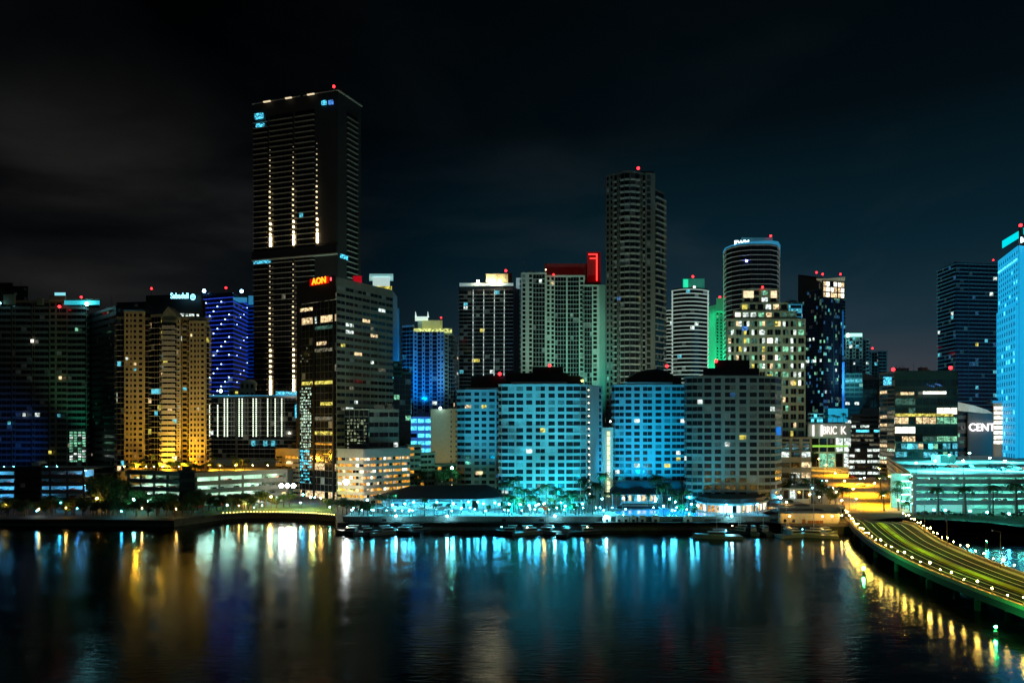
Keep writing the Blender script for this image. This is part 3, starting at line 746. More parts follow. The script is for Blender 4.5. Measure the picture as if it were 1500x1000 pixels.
def refl(A, u, n, a0, a1, z0_, z1_, mk, dens, name='window'):  # reflections in the glass drawn as small glowing patches
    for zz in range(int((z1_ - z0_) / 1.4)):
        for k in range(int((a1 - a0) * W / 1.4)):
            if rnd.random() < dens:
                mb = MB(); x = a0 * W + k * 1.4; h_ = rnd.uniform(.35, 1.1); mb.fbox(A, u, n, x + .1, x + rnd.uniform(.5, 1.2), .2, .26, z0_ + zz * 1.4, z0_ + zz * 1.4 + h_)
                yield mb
allm = {}
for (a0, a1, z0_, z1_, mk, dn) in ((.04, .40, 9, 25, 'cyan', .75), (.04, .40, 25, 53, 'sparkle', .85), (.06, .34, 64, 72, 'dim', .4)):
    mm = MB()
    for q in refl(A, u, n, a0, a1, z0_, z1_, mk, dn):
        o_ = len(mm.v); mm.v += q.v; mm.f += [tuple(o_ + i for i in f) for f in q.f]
    b.part('glass_reflection', mm, LIT[mk])  # reflected city lights put on the black glass as emissive patches
for z_, a0, a1, mk in ((87, .04, .4, 'warm'), (78, .46, .9, 'dimg'), (71, .5, .75, 'warm'), (68, .45, .9, 'dim'), (53.5, .1, .92, 'yellow'), (31, .45, .92, 'yellow'), (37.5, .45, .92, 'dim'), (44, .6, .92, 'yellow')):
    mb = MB(); mb.fbox(A, u, n, a0 * W, a1 * W, .2, .27, z_, z_ + 1.5); b.part('window', mb, LIT[mk])
for z_, a0, a1, mk in ((26.5, .45, .9, 'amber'),):
    mb = MB(); mb.fbox(A, u, n, a0 * W, a1 * W, .2, .27, z_, z_ + .7); b.part('window', mb, LIT[mk])
r_ = b.finish()
ang = math.atan2(u.y, u.x)
cs = A + u * W * .60 + n * 1.1
sign('AON', (cs.x, cs.y, PZ(411.5, cs.y)), 3.9, ang, glow('sign_orange', (1, .24, .01), 3.6), r_, 'sign', 1.05)
mb = MB(); mb.fbox(A, u, n, W * .34, W * .84, .6, .7, PZ(416.5, cs.y), PZ(406.5, cs.y)); obj('glow_board', mb, mat('red_board', (.4, .01, .01), .6, emis=(1, .0, .0), es=.45, var=.8, scale=.35, sample=True), r_)  # red glow around the letters put into the board's emission
mb = MB(); mb.fbox(A, u, n, W * .875, W * .90, .6, .9, PZ(413.5, cs.y), PZ(409, cs.y)); obj('sign_bar', mb, glow('sign_pink', (1, .1, .12), 2.5), r_)
cs2 = C.lerp(Bq, .2)
b = B('office_block', 'eight storey block with a black glittering glass corner below the red signed tower', wall=OFF, lit=(('white', 1), ('green', 1)), p=.03, seed=33)
b.vol([(541, 286), (583, 290)], 600, 9, ('r1 s.08 r1 s.08 r1',), d=16, sp=.55, par=1)
P, _ = b.vol([(505, 284), (540, 284)], 600, 14, ('g1',), d=16, par=.1, p=0)
mm = MB(); W = (P[1] - P[0]).length; u = (P[1] - P[0]).normalized(); n = Vector((u.y, -u.x))
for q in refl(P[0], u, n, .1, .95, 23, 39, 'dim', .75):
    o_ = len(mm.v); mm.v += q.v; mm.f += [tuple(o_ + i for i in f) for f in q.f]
b.part('glass_reflection', mm, room('reflection_sparkle', (.8, .95, .55), .45, .1, 1.6))  # reflections on the glass corner, built as glowing patches
b.finish()
b = B('office_podium', 'tan office podium with rows of orange lit windows by the white floodlight', wall=mat('podium_stone', (.40, .38, .31), .8), lit=(('amber', 5), ('warm', 3), ('hot', 1)), p=.5, seed=34)
P, _ = b.vol([(495, 276), (533, 272), (600, 288)], 658, 8, ('r1 s.1 r1.6 s.08 r.5', 'r.6 s.1 r.6 s.1 r.6 s.2 r1 s.1 r1 s.1 r1'), sp=.55, pw=1.6, par=3.2, z0=G0, litf=lambda t: 1.6 if t > .1 else .3)
b.finish()
b = B('office_podium', 'tan podium wing left of the black glass side with one orange strip window', wall=mat('podium_tan', (.36, .32, .22), .8), lit=(('dim', 1),), p=.05, seed=35)
b.vol([(405, 318), (438, 312)], 657, 8, ('r1 s.4 r2.2',), d=20, sp=.6, par=3.4)
b.box('window', 418, 436, 667, 671.5, 312, LIT['amber'], .3); b.box('window', 419, 429, 675, 679, 313, LIT['warm'], .3); b.finish()
b = B('office_block', 'slim dark blue glass block right of the orange lit podium', wall=mat('blue_panel', (.02, .06, .12), .5), lit=(('teal', 1),), p=.01, seed=36, glass=GLASSB)
b.vol([(581, 300), (598, 303)], 655, 8, ('g1',), d=16); b.finish()
b = B('stepped_building', 'low terraced building stepping down to the right with amber windows', wall=mat('podium_tan2', (.42, .38, .28), .8), lit=(('amber', 3), ('warm', 1)), p=.12, seed=37)
b.vol([(597, 300), (616, 303)], 652, 9, ('r1 s.1 r1',), d=14, sp=.5, p=.35)
b.vol([(616, 303), (636, 308)], 664, 8, ('r1 s.1 r1',), d=14, sp=.5)
b.vol([(636, 308), (668, 315)], 681, 5, ('r1 s.1 r1 s.1 r1',), d=14, sp=.5); b.finish()
b = B('glass_building', 'dark green glass building behind the red signed office tower', wall=mat('green_panel', (.03, .10, .08), .5), lit=(('green', 2), ('teal', 1)), p=.04, seed=38, glass=GLASST)
b.vol([(560, 352), (602, 355)], 545, 22, ('g1',), d=20, pw=3)
b.vol([(560, 350), (588, 350)], 530, 3, ('r1',), z0=60, d=18); b.finish()
# crowned tower behind
b = B('crowned_tower', 'tower behind the red signed one with a white lit crown and teal flank', wall=mat('teal_flank', (.12, .35, .42), .7), lit=(('teal', 1),), p=.01, seed=39)
b.vol([(530, 395), (574, 400), (581, 420)], 424, 40, ('r1', 's1'), par=.5)
b.vol([(548, 393), (570, 396)], 409, 2, ('s1',), z0=113, d=16, par=.2)
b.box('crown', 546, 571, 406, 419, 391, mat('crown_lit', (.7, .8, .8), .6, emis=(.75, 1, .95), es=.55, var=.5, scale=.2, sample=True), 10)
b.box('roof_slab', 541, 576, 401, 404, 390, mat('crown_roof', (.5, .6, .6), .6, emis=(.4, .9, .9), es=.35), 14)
b.box('lit_terrace', 540, 574, 419, 425, 390.5, LIT['yellow'], 8)
b.vol([(575, 428), (584, 430)], 452, 36, ('s1',), d=14, par=.5)
b.finish()
# blue condo with lit crown
b = B('apartment_tower', 'blue condominium with a yellow lit rooftop and a red beacon', wall=mat('blue_stucco', (.3, .42, .5), .75), lit=(('white', 1), ('warm', 1), ('teal', 1)), p=.008, seed=41, slabm=mat('slab_blue_grey', (.3, .4, .45), .8), glass=GLASSB)
b.vol([(590, 428), (606, 424)], 478, 38, ('b1',), d=20, pw=3, bd=1.2)
b.vol([(606, 420), (650, 420)], 484, 36, ('w1 b1.3 w.7 b1.3 w.7 b1.3 w1 w.8',), d=22, pw=2, pier=.4)
b.vol([(650, 422), (663, 428), (671, 440)], 488, 36, ('w1 b1', 'b1 w1'), pw=2, pier=.3, p=.04)
b.vol([(613, 428), (647, 428)], 470, 2, ('s1',), z0=90, d=12, par=.3)
b.box('lit_terrace', 606, 662, 481, 485.5, 419, room('room_lemon', (.9, 1, .3), 1.2), 6)
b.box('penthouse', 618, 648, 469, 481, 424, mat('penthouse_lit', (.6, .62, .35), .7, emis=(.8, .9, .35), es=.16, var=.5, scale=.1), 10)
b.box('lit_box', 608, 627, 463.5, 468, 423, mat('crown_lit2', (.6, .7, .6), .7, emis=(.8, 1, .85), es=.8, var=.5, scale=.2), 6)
for px in (608, 626):
    Y = 423; mb = MB(); mb.v = [(PX(px, Y), Y, PZ(464, Y)), (PX(px + 2, Y), Y, PZ(464, Y)), (PX(px + .4, Y), Y, PZ(456, Y)), (PX(px, Y), Y + 2, PZ(464, Y)), (PX(px + 2, Y), Y + 2, PZ(464, Y)), (PX(px + .4, Y), Y + 2, PZ(456, Y))]
    mb.f = [(0, 1, 2), (5, 4, 3), (0, 3, 4, 1), (1, 4, 5, 2), (2, 5, 3, 0)]; b.part('roof_horn', mb, MATS['crown_lit2'])
b.beacon(646, 465, 424); b.finish()
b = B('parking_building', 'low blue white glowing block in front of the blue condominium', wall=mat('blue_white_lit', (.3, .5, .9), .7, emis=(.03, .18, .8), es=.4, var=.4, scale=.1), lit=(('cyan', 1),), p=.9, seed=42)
b.vol([(601, 372), (633, 372)], 611, 9, ('r1 s.1 r1 s.1 r1',), d=20, sp=.45, pw=3); b.finish()
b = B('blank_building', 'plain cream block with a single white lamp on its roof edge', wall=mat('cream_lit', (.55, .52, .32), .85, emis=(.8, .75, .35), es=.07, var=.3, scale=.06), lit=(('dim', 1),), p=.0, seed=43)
b.vol([(632, 345), (658, 345)], 600, 14, ('s1',), d=20); b.vol([(658, 344), (671, 344)], 599, 16, ('w1 s.3 w1',), d=20, pier=.7, sp=.6)
b.bulb(645, 597.5, 343, .7, glow('bulb_ice', (.55, .9, 1), 14)); b.finish()
# dark tower with gold star lamps
b = B('apartment_tower', 'dark banded tower with vertical white light lines and golden roof lamps', wall=mat('blackish', (.03, .035, .045), .7), lit=(('white', 2), ('yellow', 1), ('teal', 2)), p=.012, seed=44, slabm=mat('slab_grey', (.33, .37, .38), .7))
P, fh = b.vol([(673, 482), (752, 480), (763, 500)], 420, 48, ('b1 b.65 b.8 b.8 b1.1', 's1'), pw=3, bd=1.1, bth=.3, par=3)
for px in (693, 708.5, 724, 738.5):
    for f in range(46):
        py = 426 + f * 3.6
        if py > 560: break
        Y = 479; mb = MB(); x = PX(px - (f - 20) * .015, Y); z = PZ(py, Y); mb.box(x - .22, x + .22, Y - 1.7, Y - 1.2, z - .75, z + .75)
        k = (f * 37 % 11) / 11; b.part('wall_lamp', mb, glow('line_white_%d' % (f % 3), (.8, 1, .95), (.35, .9, .5)[f % 3], False))
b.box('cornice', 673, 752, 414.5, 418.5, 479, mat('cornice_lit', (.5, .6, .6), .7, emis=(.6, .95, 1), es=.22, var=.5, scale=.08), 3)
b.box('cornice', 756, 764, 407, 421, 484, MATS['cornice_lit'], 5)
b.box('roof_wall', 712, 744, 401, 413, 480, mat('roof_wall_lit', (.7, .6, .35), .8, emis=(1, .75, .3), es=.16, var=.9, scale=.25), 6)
b.box('roof_plant', 741, 750, 400, 414, 486, BLACK, 8)
GS = glow('bulb_gold', (1, .82, .5), 60)
for px, r in ((700, 1.0), (718, 1.1), (732, .9), (724, .7)): b.bulb(px, 412, 477, r, GS, 'flood_bulb')
b.beacon(741, 396.5, 483, .9); b.finish(nslab=100)
# cream tower with the red bracket
b = B('apartment_tower', 'wide pale condominium with teal lit flank and a red neon bracket on its roof', wall=mat('ivory_stucco', (.50, .52, .44), .8), lit=(('warm', 1), ('white', 1)), p=.005, seed=45, slabm=mat('slab_ivory', (.36, .37, .33), .8))
b.vol([(764, 432), (800, 432)], 400, 44, ('w.8 s.3 w.8 b2 s.2',), d=24, pw=1.8, pier=.35, sp=.3)
b.vol([(800, 434), (856, 434)], 404, 44, ('w.8 w.8 b2.1 s.25 b2.1 w1',), d=24, pw=1.8, pier=.35, sp=.3, bd=1.6)
b.vol([(856, 431), (868, 431)], 418, 42, ('b1',), d=24, pw=1.8)
b.vol([(868, 428), (886, 428)], 418, 42, ('w.8 s1.2',), d=24, pw=1.8, pier=.2, sp=.3)
b.vol([(886, 432), (894, 436)], 420, 42, ('g1',), d=24, pw=1.8)
b.box('penthouse', 798, 862, 386, 404, 442, mat('penthouse_red_lit', (.12, .03, .03), .8, emis=(1, .03, .03), es=.02, var=.6, scale=.1), 10)  # red neon light put into the penthouse colour and a faint glow
b.box('penthouse', 855, 880, 394, 419, 440, mat('penthouse_red_lit2', (.12, .02, .02), .8), 10)  # neon red put into the wall colour here too
NEON = glow('neon_red', (1, .03, .025), 3.6)
for a, c_, d_, e in ((873.2, 875.2, 371.5, 411), (862, 873.2, 371.5, 373), (864, 873.2, 377.5, 379)):
    b.box('neon_bracket', a, c_, d_, e, 436, NEON, .3)
b.box('glow_board', 860, 880, 369, 413, 437.5, mat('red_board2', (.12, .01, .01), .8, emis=(1, .0, .01), es=.05, var=.3, scale=.2), 1)  # the neon's red glow put into the board's emission
b.beacon(811, 402, 431); b.bulb(799.5, 395, 431, .5, GLO[3]); b.finish(nslab=60)
# second tallest
b = B('skyscraper', 'tall slender dark tower of stacked curved balconies topped by one red beacon', wall=mat('dim_taupe', (.15, .15, .125), .85), lit=(('warm', 1), ('yellow', 1), ('blue', 1)), p=.006, seed=46, slabm=mat('slab_taupe', (.38, .38, .33), .8))
b.vol([(889, 410), (897, 405), (957, 402), (972, 412)], 262, 50, ('b1', 's1', 's1'), d=24, pw=3, z0=G0, bd=1.0) if 0 else None
b.vol([(888, 409), (899, 405)], 258, 50, ('w1 w1',), d=20, pw=2, pier=.4)
P = arc(899, 946, 401, 5.5, 7, 22)
b.vol([(x, y - 0) for x, y in P], 256, 50, ['b1'] * 6, pw=2.4, bd=1.5, bth=.35)  if 0 else None
b.vol(P[:7] + [P[7], P[8]], 256, 50, ['b1 w.5', 'w.5 b1', 'b1', 'b1', 'b1 w.5', 'w.5 b1'] + [None, None, None], pw=2.6, bd=1.5, bth=.9, pier=.4)
b.vol([(946, 403), (959, 404)], 254, 50, ('w1 s.6',), d=20, pw=2, pier=.3, sp=.3)
b.vol([(959, 406), (972, 414)], 277, 48, ('b1',), d=18, pw=2.2, bd=1.7, bth=.6)
b.box('roof_plant', 906, 958, 251, 257, 408, BLACK, 10)
b.beacon(935, 246.5, 410, .9); b.finish(nslab=90)
# white striped round towers
b = B('round_tower', 'rounded tower of bright white floor bands with a green lit crown', wall=BLACK, lit=(('white', 1), ('teal', 1)), p=.012, seed=47, slabm=SLAB_W)
P = arc(986, 1036, 522, 6, 9, 24); b.vol(P, 424, 44, ['g1'] * 9, pw=4, ring=1.4, rt=.5, bd=0)
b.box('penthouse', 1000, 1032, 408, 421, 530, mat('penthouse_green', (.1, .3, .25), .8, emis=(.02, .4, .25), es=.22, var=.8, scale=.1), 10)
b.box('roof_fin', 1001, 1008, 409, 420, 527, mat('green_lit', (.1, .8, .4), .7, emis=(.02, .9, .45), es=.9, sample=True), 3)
b.bulb(1017, 420.5, 524, .9, WB); b.beacon(1015, 405, 532, .9); b.finish(nslab=60)
b = B('round_tower', 'lower round tower of white floor bands left of its green crowned twin', wall=BLACK, lit=(('white', 1),), p=.01, seed=48, slabm=SLAB_W)
P = arc(973, 990, 545, 4, 7, 18); b.vol(P, 454, 42, ['g1'] * 7, pw=4, ring=1.3, rt=.5); b.finish(nslab=60, nwin=50)
b = B('green_tower', 'narrow tower flooded bright green on its left side', wall=mat('green_washed', (.3, .6, .45), .8), lit=(('green', 1), ('white', 1)), p=.03, seed=49)
b.vol([(1036, 575), (1048, 565), (1064, 570)], 450, 50, ('s1', 'w1 w1 w1'), pw=2.4, pier=.5, sp=.45)
b.vol([(1050, 560), (1063, 560)], 437, 2, ('s1',), z0=128, d=10, par=.2)
b.beacon(1054.5, 435, 560, .9); b.finish(nwin=60)
b = B('curved_tower', 'tall dark tower with thin curved floor lines and a sloping lit roof', wall=BLACK, lit=(('white', 1),), p=.002, seed=50, slabm=SLAB_W2)
P = [(1061, 545), (1064, 534), (1072, 527), (1084, 522), (1100, 519), (1128, 519), (1138, 523), (1141, 534), (1141, 560), (1061, 560)]
z1_ = PZ(361, 525); b.vol(P, None, 46, ['g1'] * 9, pw=5, ring=1.0, rt=.32, z1=z1_, par=.5)
Pw = [V2(*q) for q in P]; mb = MB(); cen_ = sum(Pw, Vector((0, 0))) / len(Pw)
Q = [cen_ + (p - cen_) * 1.05 for p in Pw]
mb.prism(Q, z1_ + .4, z1_ + 1.4, [z1_ + 1.4 + .05 * (q.x - Q[0].x) for q in Q]); b.part('roof_slab', mb, SLAB_C)
b.box('penthouse', 1086, 1132, 348, 359.5, 530, mat('penthouse_slate', (.1, .2, .25), .7, emis=(.05, .3, .4), es=.15, var=.6, scale=.08), 12)
b.bulb(1093.5, 382, 519, .8, glow('bulb_violet', (.2, .25, 1), 40)); b.beacon(1129, 345.5, 528, .9)
r_ = b.finish(nslab=60, nwin=40)
o = sign('EWM', (PX(1086.5, 523), 523, PZ(355, 523)), 4.0, R(-12), glow('sign_white', (.6, .95, 1), 5), r_, 'sign', 1.2)
# grid office
b = B('office_tower', 'stepped office block with a square window grid and many green white lit rooms', wall=mat('grid_stone', (.46, .48, .38), .8), lit=(('white', 4), ('green', 4), ('hot', 1), ('yellow', 2), ('warm', 2), ('dimg', 5)), p=.36, seed=52)
lf = lambda t: .35 + 1.1 * t
b.vol([(1065, 345), (1179, 345)], 468, 20, (' '.join(['w1'] * 10),), d=26, pw=1.6, pier=.26, sp=.36, litf=lf)
b.vol([(1075, 347), (1166, 347)], 456.5, 1, (' '.join(['w1'] * 8),), z0=PZ(467, 345), d=22, pw=3, pier=.26, sp=.36, par=.4, p=.7)
b.vol([(1085, 349), (1154, 349)], 444.5, 1, (' '.join(['w1'] * 6),), z0=PZ(456.5, 347), d=20, pw=3, pier=.26, sp=.36, par=.4, p=.6)
b.vol([(1088, 351), (1139, 351)], 424, 2, (' '.join(['w1'] * 4),), z0=PZ(444.5, 349), d=18, pw=3, pier=.26, sp=.36, par=.6, p=.2)
for a, c_ in ((1089, 1104), (1129, 1138)): b.box('window', a, c_, 426, 436, 350.5, room('room_peach', (1, .75, .45), 1.5, .6), .4)
b.box('window', 1087, 1095, 478, 484, 344, LIT['blue'], .4)
b.beacon(1117, 420.5, 350, .6); b.finish()
b = B('parking_building', 'pale four storey annex at the foot of the grid windowed office block', wall=mat('annex_stone', (.42, .44, .36), .8), lit=(('white', 2), ('warm', 1)), p=.35, seed=53)
b.vol([(1143, 330), (1188, 330)], 641, 3, ('w1 w1 w1',), z0=PZ(661, 330), d=25, pw=3, par=.6, p=.0, pier=.3)
b.vol([(1143, 328), (1187, 328)], 661, 4, ('r1 s.15 r1 s.15 r1',), d=25, pw=4, sp=.5, par=.2, z0=G0); b.finish()
b = B('glass_building', 'small teal banded top peeking out beside the grid windowed office', wall=mat('teal_panel', (.04, .18, .2), .6), lit=(('teal', 2),), p=.2, seed=54, glass=GLASST, slabm=SLAB_C)
b.vol([(1150, 440), (1174, 440)], 444, 42, ('g1',), ring=.8, rt=.4, d=20, pw=4); b.finish(nwin=30)
# faceted glass tower with crown
b = B('glass_tower', 'dark faceted glass tower with an amber lit crown and a blue edge', wall=mat('ink_panel', (.02, .045, .06), .6), lit=(('green', 3), ('teal', 3), ('dimb', 6), ('dimg', 8), ('white', 1)), p=.17, seed=55, glass=GLASSB, slabm=mat('slab_ink', (.08, .16, .2), .7))
b.vol([(1173, 556), (1206, 540), (1238, 548)], 428, 56, ('g1', 'g1 s.12 g.6 s.12 b.5'), pw=1.5, p=.13)
b.vol([(1205, 539), (1237, 546)], 411, 3, ('w1 w1 w1',), z0=PZ(436, 539), d=10, pw=3, pier=.12, sp=.2, p=.85, pal=['warm', 'hot'], par=.5)
mb = MB(); mb.prism([V2(1169, 556), V2(1200, 545), V2(1206, 560), V2(1172, 570)], PZ(441, 556), PZ(405, 556), [PZ(402, 556), PZ(412, 545), PZ(405, 556), PZ(402, 556)]); b.part('roof_sail', mb, BLACK)
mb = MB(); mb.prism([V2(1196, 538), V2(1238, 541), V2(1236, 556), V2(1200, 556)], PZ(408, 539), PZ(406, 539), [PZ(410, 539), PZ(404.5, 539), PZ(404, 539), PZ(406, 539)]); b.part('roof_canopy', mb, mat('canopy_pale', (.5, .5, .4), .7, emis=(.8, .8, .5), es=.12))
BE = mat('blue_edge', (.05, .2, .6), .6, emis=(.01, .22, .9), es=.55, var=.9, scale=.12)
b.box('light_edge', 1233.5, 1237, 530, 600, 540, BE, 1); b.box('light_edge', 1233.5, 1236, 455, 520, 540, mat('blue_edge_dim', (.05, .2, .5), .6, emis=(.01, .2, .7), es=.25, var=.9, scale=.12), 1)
for px, py in ((1196, 399), (1205, 401.5), (1231, 401.5)): b.beacon(px, py, 546, .8)
b.finish()
# distant group
b = B('apartment_tower', 'distant tower with a bright mint light bar on its roof', wall=mat('slate_stucco', (.2, .27, .28), .8), lit=(('white', 2), ('teal', 2)), p=.06, seed=56)
b.vol([(1239, 560), (1263, 560)], 493, 36, ('w1 b1 w1 b1 w1',), d=24, pw=3, pier=.4)
b.vol([(1263, 572), (1273, 572)], 497, 34, ('b1 w1',), d=20, pw=3)
b.box('roof_light', 1239, 1263, 488, 492.5, 558, glow('bar_mint', (.4, 1, .8), 1.6), 3); b.bulb(1242, 491, 555, 1.3, glow('bulb_star_mint', (.4, 1, .85), 40)); b.finish(nwin=80)
b = B('apartment_tower', 'distant squat tower with two red beacons right of the mint lit one', wall=mat('slate_stucco2', (.16, .22, .25), .8), lit=(('white', 1), ('teal', 2)), p=.04, seed=57, slabm=SLAB_D)
b.vol([(1260, 600), (1285, 600)], 515, 34, ('b1 w1 b1',), d=24, pw=3); b.vol([(1285, 605), (1299, 605)], 514, 34, ('w1',), d=20, pw=3)
b.beacon(1278, 510, 602, .8); b.beacon(1261, 519, 598, .7); b.finish(nwin=60)
b = B('glass_building', 'teal glass office with bright white lower floors beyond the street', wall=mat('teal_panel2', (.03, .12, .15), .6), lit=(('cyan', 1), ('white', 2), ('teal', 2)), p=.3, rowp=2, seed=58, glass=GLASST)
b.vol([(1238, 542), (1272, 542)], 547, 20, ('r1',), d=24, pw=4, sp=.35, litf=lambda t: 3.2 if .15 < t < .5 else .2); b.finish(nwin=80)
b = B('glass_building', 'grey violet glass block with a sloping roof line beyond the street', wall=mat('violet_panel', (.10, .10, .13), .6), lit=(('dim', 2), ('warm', 1)), p=.05, seed=59)
P = b.poly([(1264, 452), (1296, 440)], 24)
b.vol([(1264, 452), (1296, 440)], 555, 20, ('g1',), d=24, pw=4, z1s=[PZ(545, 452), PZ(557, 440), PZ(557, 440), PZ(545, 452)], litf=lambda t: 4 if t < .2 else .3); b.finish(nwin=80)
b = B('glass_building', 'narrow shimmering pale facade left of the wide black topped office', wall=mat('shimmer_panel', (.25, .23, .18), .4), lit=(('dim', 4), ('warm', 2), ('sparkle', 1)), p=.5, seed=60)
b.vol([(1289, 402), (1311, 388)], 547, 26, ('r1',), d=24, pw=6, sp=.3, litf=lambda t: 1.2 if t < .6 else .3); b.box('window', 1294, 1306, 552, 564, 388, LIT['sparklec'], .5); b.finish(nwin=80)
b = B('office_building', 'dark glass office with a flat black top between two red beacons', wall=mat('green_black', (.02, .035, .03), .5), lit=(('green', 2), ('dimg', 5), ('warm', 2), ('hot', 1)), p=.22, rowp=1.8, seed=61, glass=GLASST)
b.vol([(1311, 383), (1402, 380)], 544, 11, ('r1 s.02 r1 s.02 r1',), d=26, pw=3.2, sp=.3, par=4.5, litf=lambda t: 1.6 if t < .7 else .6)
for px in range(1358, 1382, 3): b.box('window', px, px + 1.6, 561 + (px * 7 % 5), 563 + (px * 7 % 5), 379, LIT['blue'], .3)
b.box('window', 1319, 1339, 574, 578, 379, LIT['warm'], .3); b.box('window', 1352, 1386, 573, 577, 379, LIT['hot'], .3); b.box('window', 1311, 1396, 605.5, 609.5, 379, LIT['yellow'], .3)
b.beacon(1308.5, 541, 383, 1.0); b.beacon(1392.5, 538.5, 380, 1.0); b.finish()
b = B('curved_office', 'teal glazed low office curving behind the lit parking deck', wall=mat('teal_panel3', (.04, .14, .14), .5), lit=(('teal', 4), ('green', 1), ('cyan', 1), ('warm', 1)), p=.5, seed=62, glass=GLASST)
b.vol([(1312, 372), (1345, 368), (1388, 370), (1402, 376), (1402, 379.0), (1312, 379.5)], 647, 5, ['r1'] * 4, pw=3, sp=.35); b.finish(nwin=80)
b = B('apartment_tower', 'dark blue balcony tower near the right edge with a slanted top line', wall=mat('navy_panel', (.02, .05, .08), .6), lit=(('white', 1), ('teal', 2), ('dimb', 4), ('yellow', 1)), p=.035, seed=63, glass=GLASSB, slabm=mat('slab_steel', (.16, .30, .36), .7, emis=(.05, .35, .5), es=.11, var=.7, scale=.04))
b.vol([(1374, 545), (1400, 520), (1466, 525)], 396, 52, ('b1', 'b1 s.12 b.8 b.8 s.12 b1'), ring=1.2, rt=.3, pw=3, par=.5)
b.beacon(1455, 381, 530, .6); b.finish(nslab=80)
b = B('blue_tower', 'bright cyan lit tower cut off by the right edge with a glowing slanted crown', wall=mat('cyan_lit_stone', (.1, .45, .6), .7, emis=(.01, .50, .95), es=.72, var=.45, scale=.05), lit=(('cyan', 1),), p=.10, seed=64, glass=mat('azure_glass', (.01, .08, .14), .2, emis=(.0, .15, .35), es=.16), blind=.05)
z1_ = PZ(358, 380)
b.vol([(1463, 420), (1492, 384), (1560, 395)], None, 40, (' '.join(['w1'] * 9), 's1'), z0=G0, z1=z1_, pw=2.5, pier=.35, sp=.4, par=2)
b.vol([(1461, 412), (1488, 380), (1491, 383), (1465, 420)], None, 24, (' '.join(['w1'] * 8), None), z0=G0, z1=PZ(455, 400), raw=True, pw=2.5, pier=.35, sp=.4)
mb = MB(); Pq = [V2(1492.2, 383.6), V2(1560, 394.6), V2(1560, 420), V2(1493.5, 420)]; mb.prism(Pq, G0, PZ(334, 384)); b.part('dark_side', mb, BLACK)
mb = MB(); a_, c_ = V2(1468, 418), V2(1500, 384)
mb.prism([a_, c_, c_ + Vector((1, 1)), a_ + Vector((1, 1))], PZ(350, 400), PZ(340, 400), [PZ(353, 418), PZ(333.5, 384), PZ(333.5, 384), PZ(353, 418)]); mb.v[0] = (a_.x, a_.y, PZ(363, 418)); mb.v[1] = (c_.x, c_.y, PZ(343, 384)); mb.v[2] = (c_.x + 1, c_.y + 1, PZ(343, 384)); mb.v[3] = (a_.x + 1, a_.y + 1, PZ(363, 418))

for zz in (62, 96, 128):
    mb = MB(); A_ = V2(1463, 420); B_ = V2(1492, 384); u_ = (B_ - A_).normalized(); n_ = Vector((u_.y, -u_.x)); mb.fbox(A_, u_, n_, .5, (B_ - A_).length - .5, .45, .6, zz, zz + 1.2); b.part('light_band', mb, LIT['cyan'])
mb = MB()
mb.prism([a_, c_, c_ + Vector((1, 1)), a_ + Vector((1, 1))], PZ(350, 400), PZ(340, 400), [PZ(353, 418), PZ(333.5, 384), PZ(333.5, 384), PZ(353, 418)]); mb.v[0] = (a_.x, a_.y, PZ(363, 418)); mb.v[1] = (c_.x, c_.y, PZ(343, 384)); mb.v[2] = (c_.x + 1, c_.y + 1, PZ(343, 384)); mb.v[3] = (a_.x + 1, a_.y + 1, PZ(363, 418))
b.part('crown', mb, glow('crown_aqua', (.0, .85, .95), .95))
b.beacon(1495, 330, 384, .9); r_ = b.finish()
sign('M', (PX(1499, 382), 382, PZ(352, 382)), 4.5, R(8), glow('sign_white', (.6, .95, 1), 5), r_, 'sign')
# mall, CENT building, lit stair building
b = B('shopping_centre', 'pale shopping centre with tall white letters on its wall at the street end', wall=mat('mall_wall', (.45, .52, .46), .8), lit=(('white', 2), ('green', 1)), p=.0, seed=65)
b.vol([(1184, 505), (1247, 505)], 620.6, 1, ('s1',), z0=PZ(641, 505), d=30, par=.2)
b.vol([(1188, 508), (1247, 508)], 641, 2, ('w1 w1 w1 w1 w1',), d=30, par=.2, p=.3, pw=4, pier=.1, sp=.1)
b.vol([(1184, 512), (1205, 512)], 606, 2, ('r1',), z0=PZ(620.6, 512), d=20, par=.3, p=.4, pal=['cyan'])
b.box('lit_box', 1213, 1242, 598, 618, 520, mat('cyan_box', (.1, .5, .6), .6, emis=(.02, .5, .8), es=.55, var=.5, scale=.08), 16)
b.box('canopy', 1190, 1243, 652, 654.5, 498, mat('green_canopy', (.3, .6, .1), .6, emis=(.4, 1, .1), es=.5), 6)
for a, c_ in ((1190, 1193), (1202, 1205.5)): b.box('light_column', a, c_, 622, 638.5, 503.5, glow('column_white', (1, .92, .88), 1.3), .5)
for a, c_ in ((1225, 1228),): b.box('light_column', a, c_, 641, 650, 503, MATS['column_white'], .5)
r_ = b.finish()
LET = glow('letter_white', (1, .85, .78), 1.5)
sign('BRIC', (PX(1215.5, 503.5), 503.5, PZ(630.5, 503.5)), 8.2, 0, LET, r_, 'lettering', .62)
sign('K', (PX(1235.5, 503.5), 503.5, PZ(630.5, 503.5)), 8.2, 0, LET, r_, 'lettering', .8)
b = B('office_building', 'dark low office with white lit ribbon windows beside the orange street', wall=mat('dark_office', (.02, .03, .04), .6), lit=(('white', 5), ('cyan', 1), ('dim', 2)), p=.2, rowp=2.2, seed=66)
b.vol([(1247, 430), (1293, 430)], 607, 7, ('r1',), z0=PZ(656, 430), d=24, pw=3, sp=.5, par=1)
b.vol([(1262, 434), (1293, 434)], 598, 1, ('s1',), z0=PZ(607, 430), d=14, par=.2)
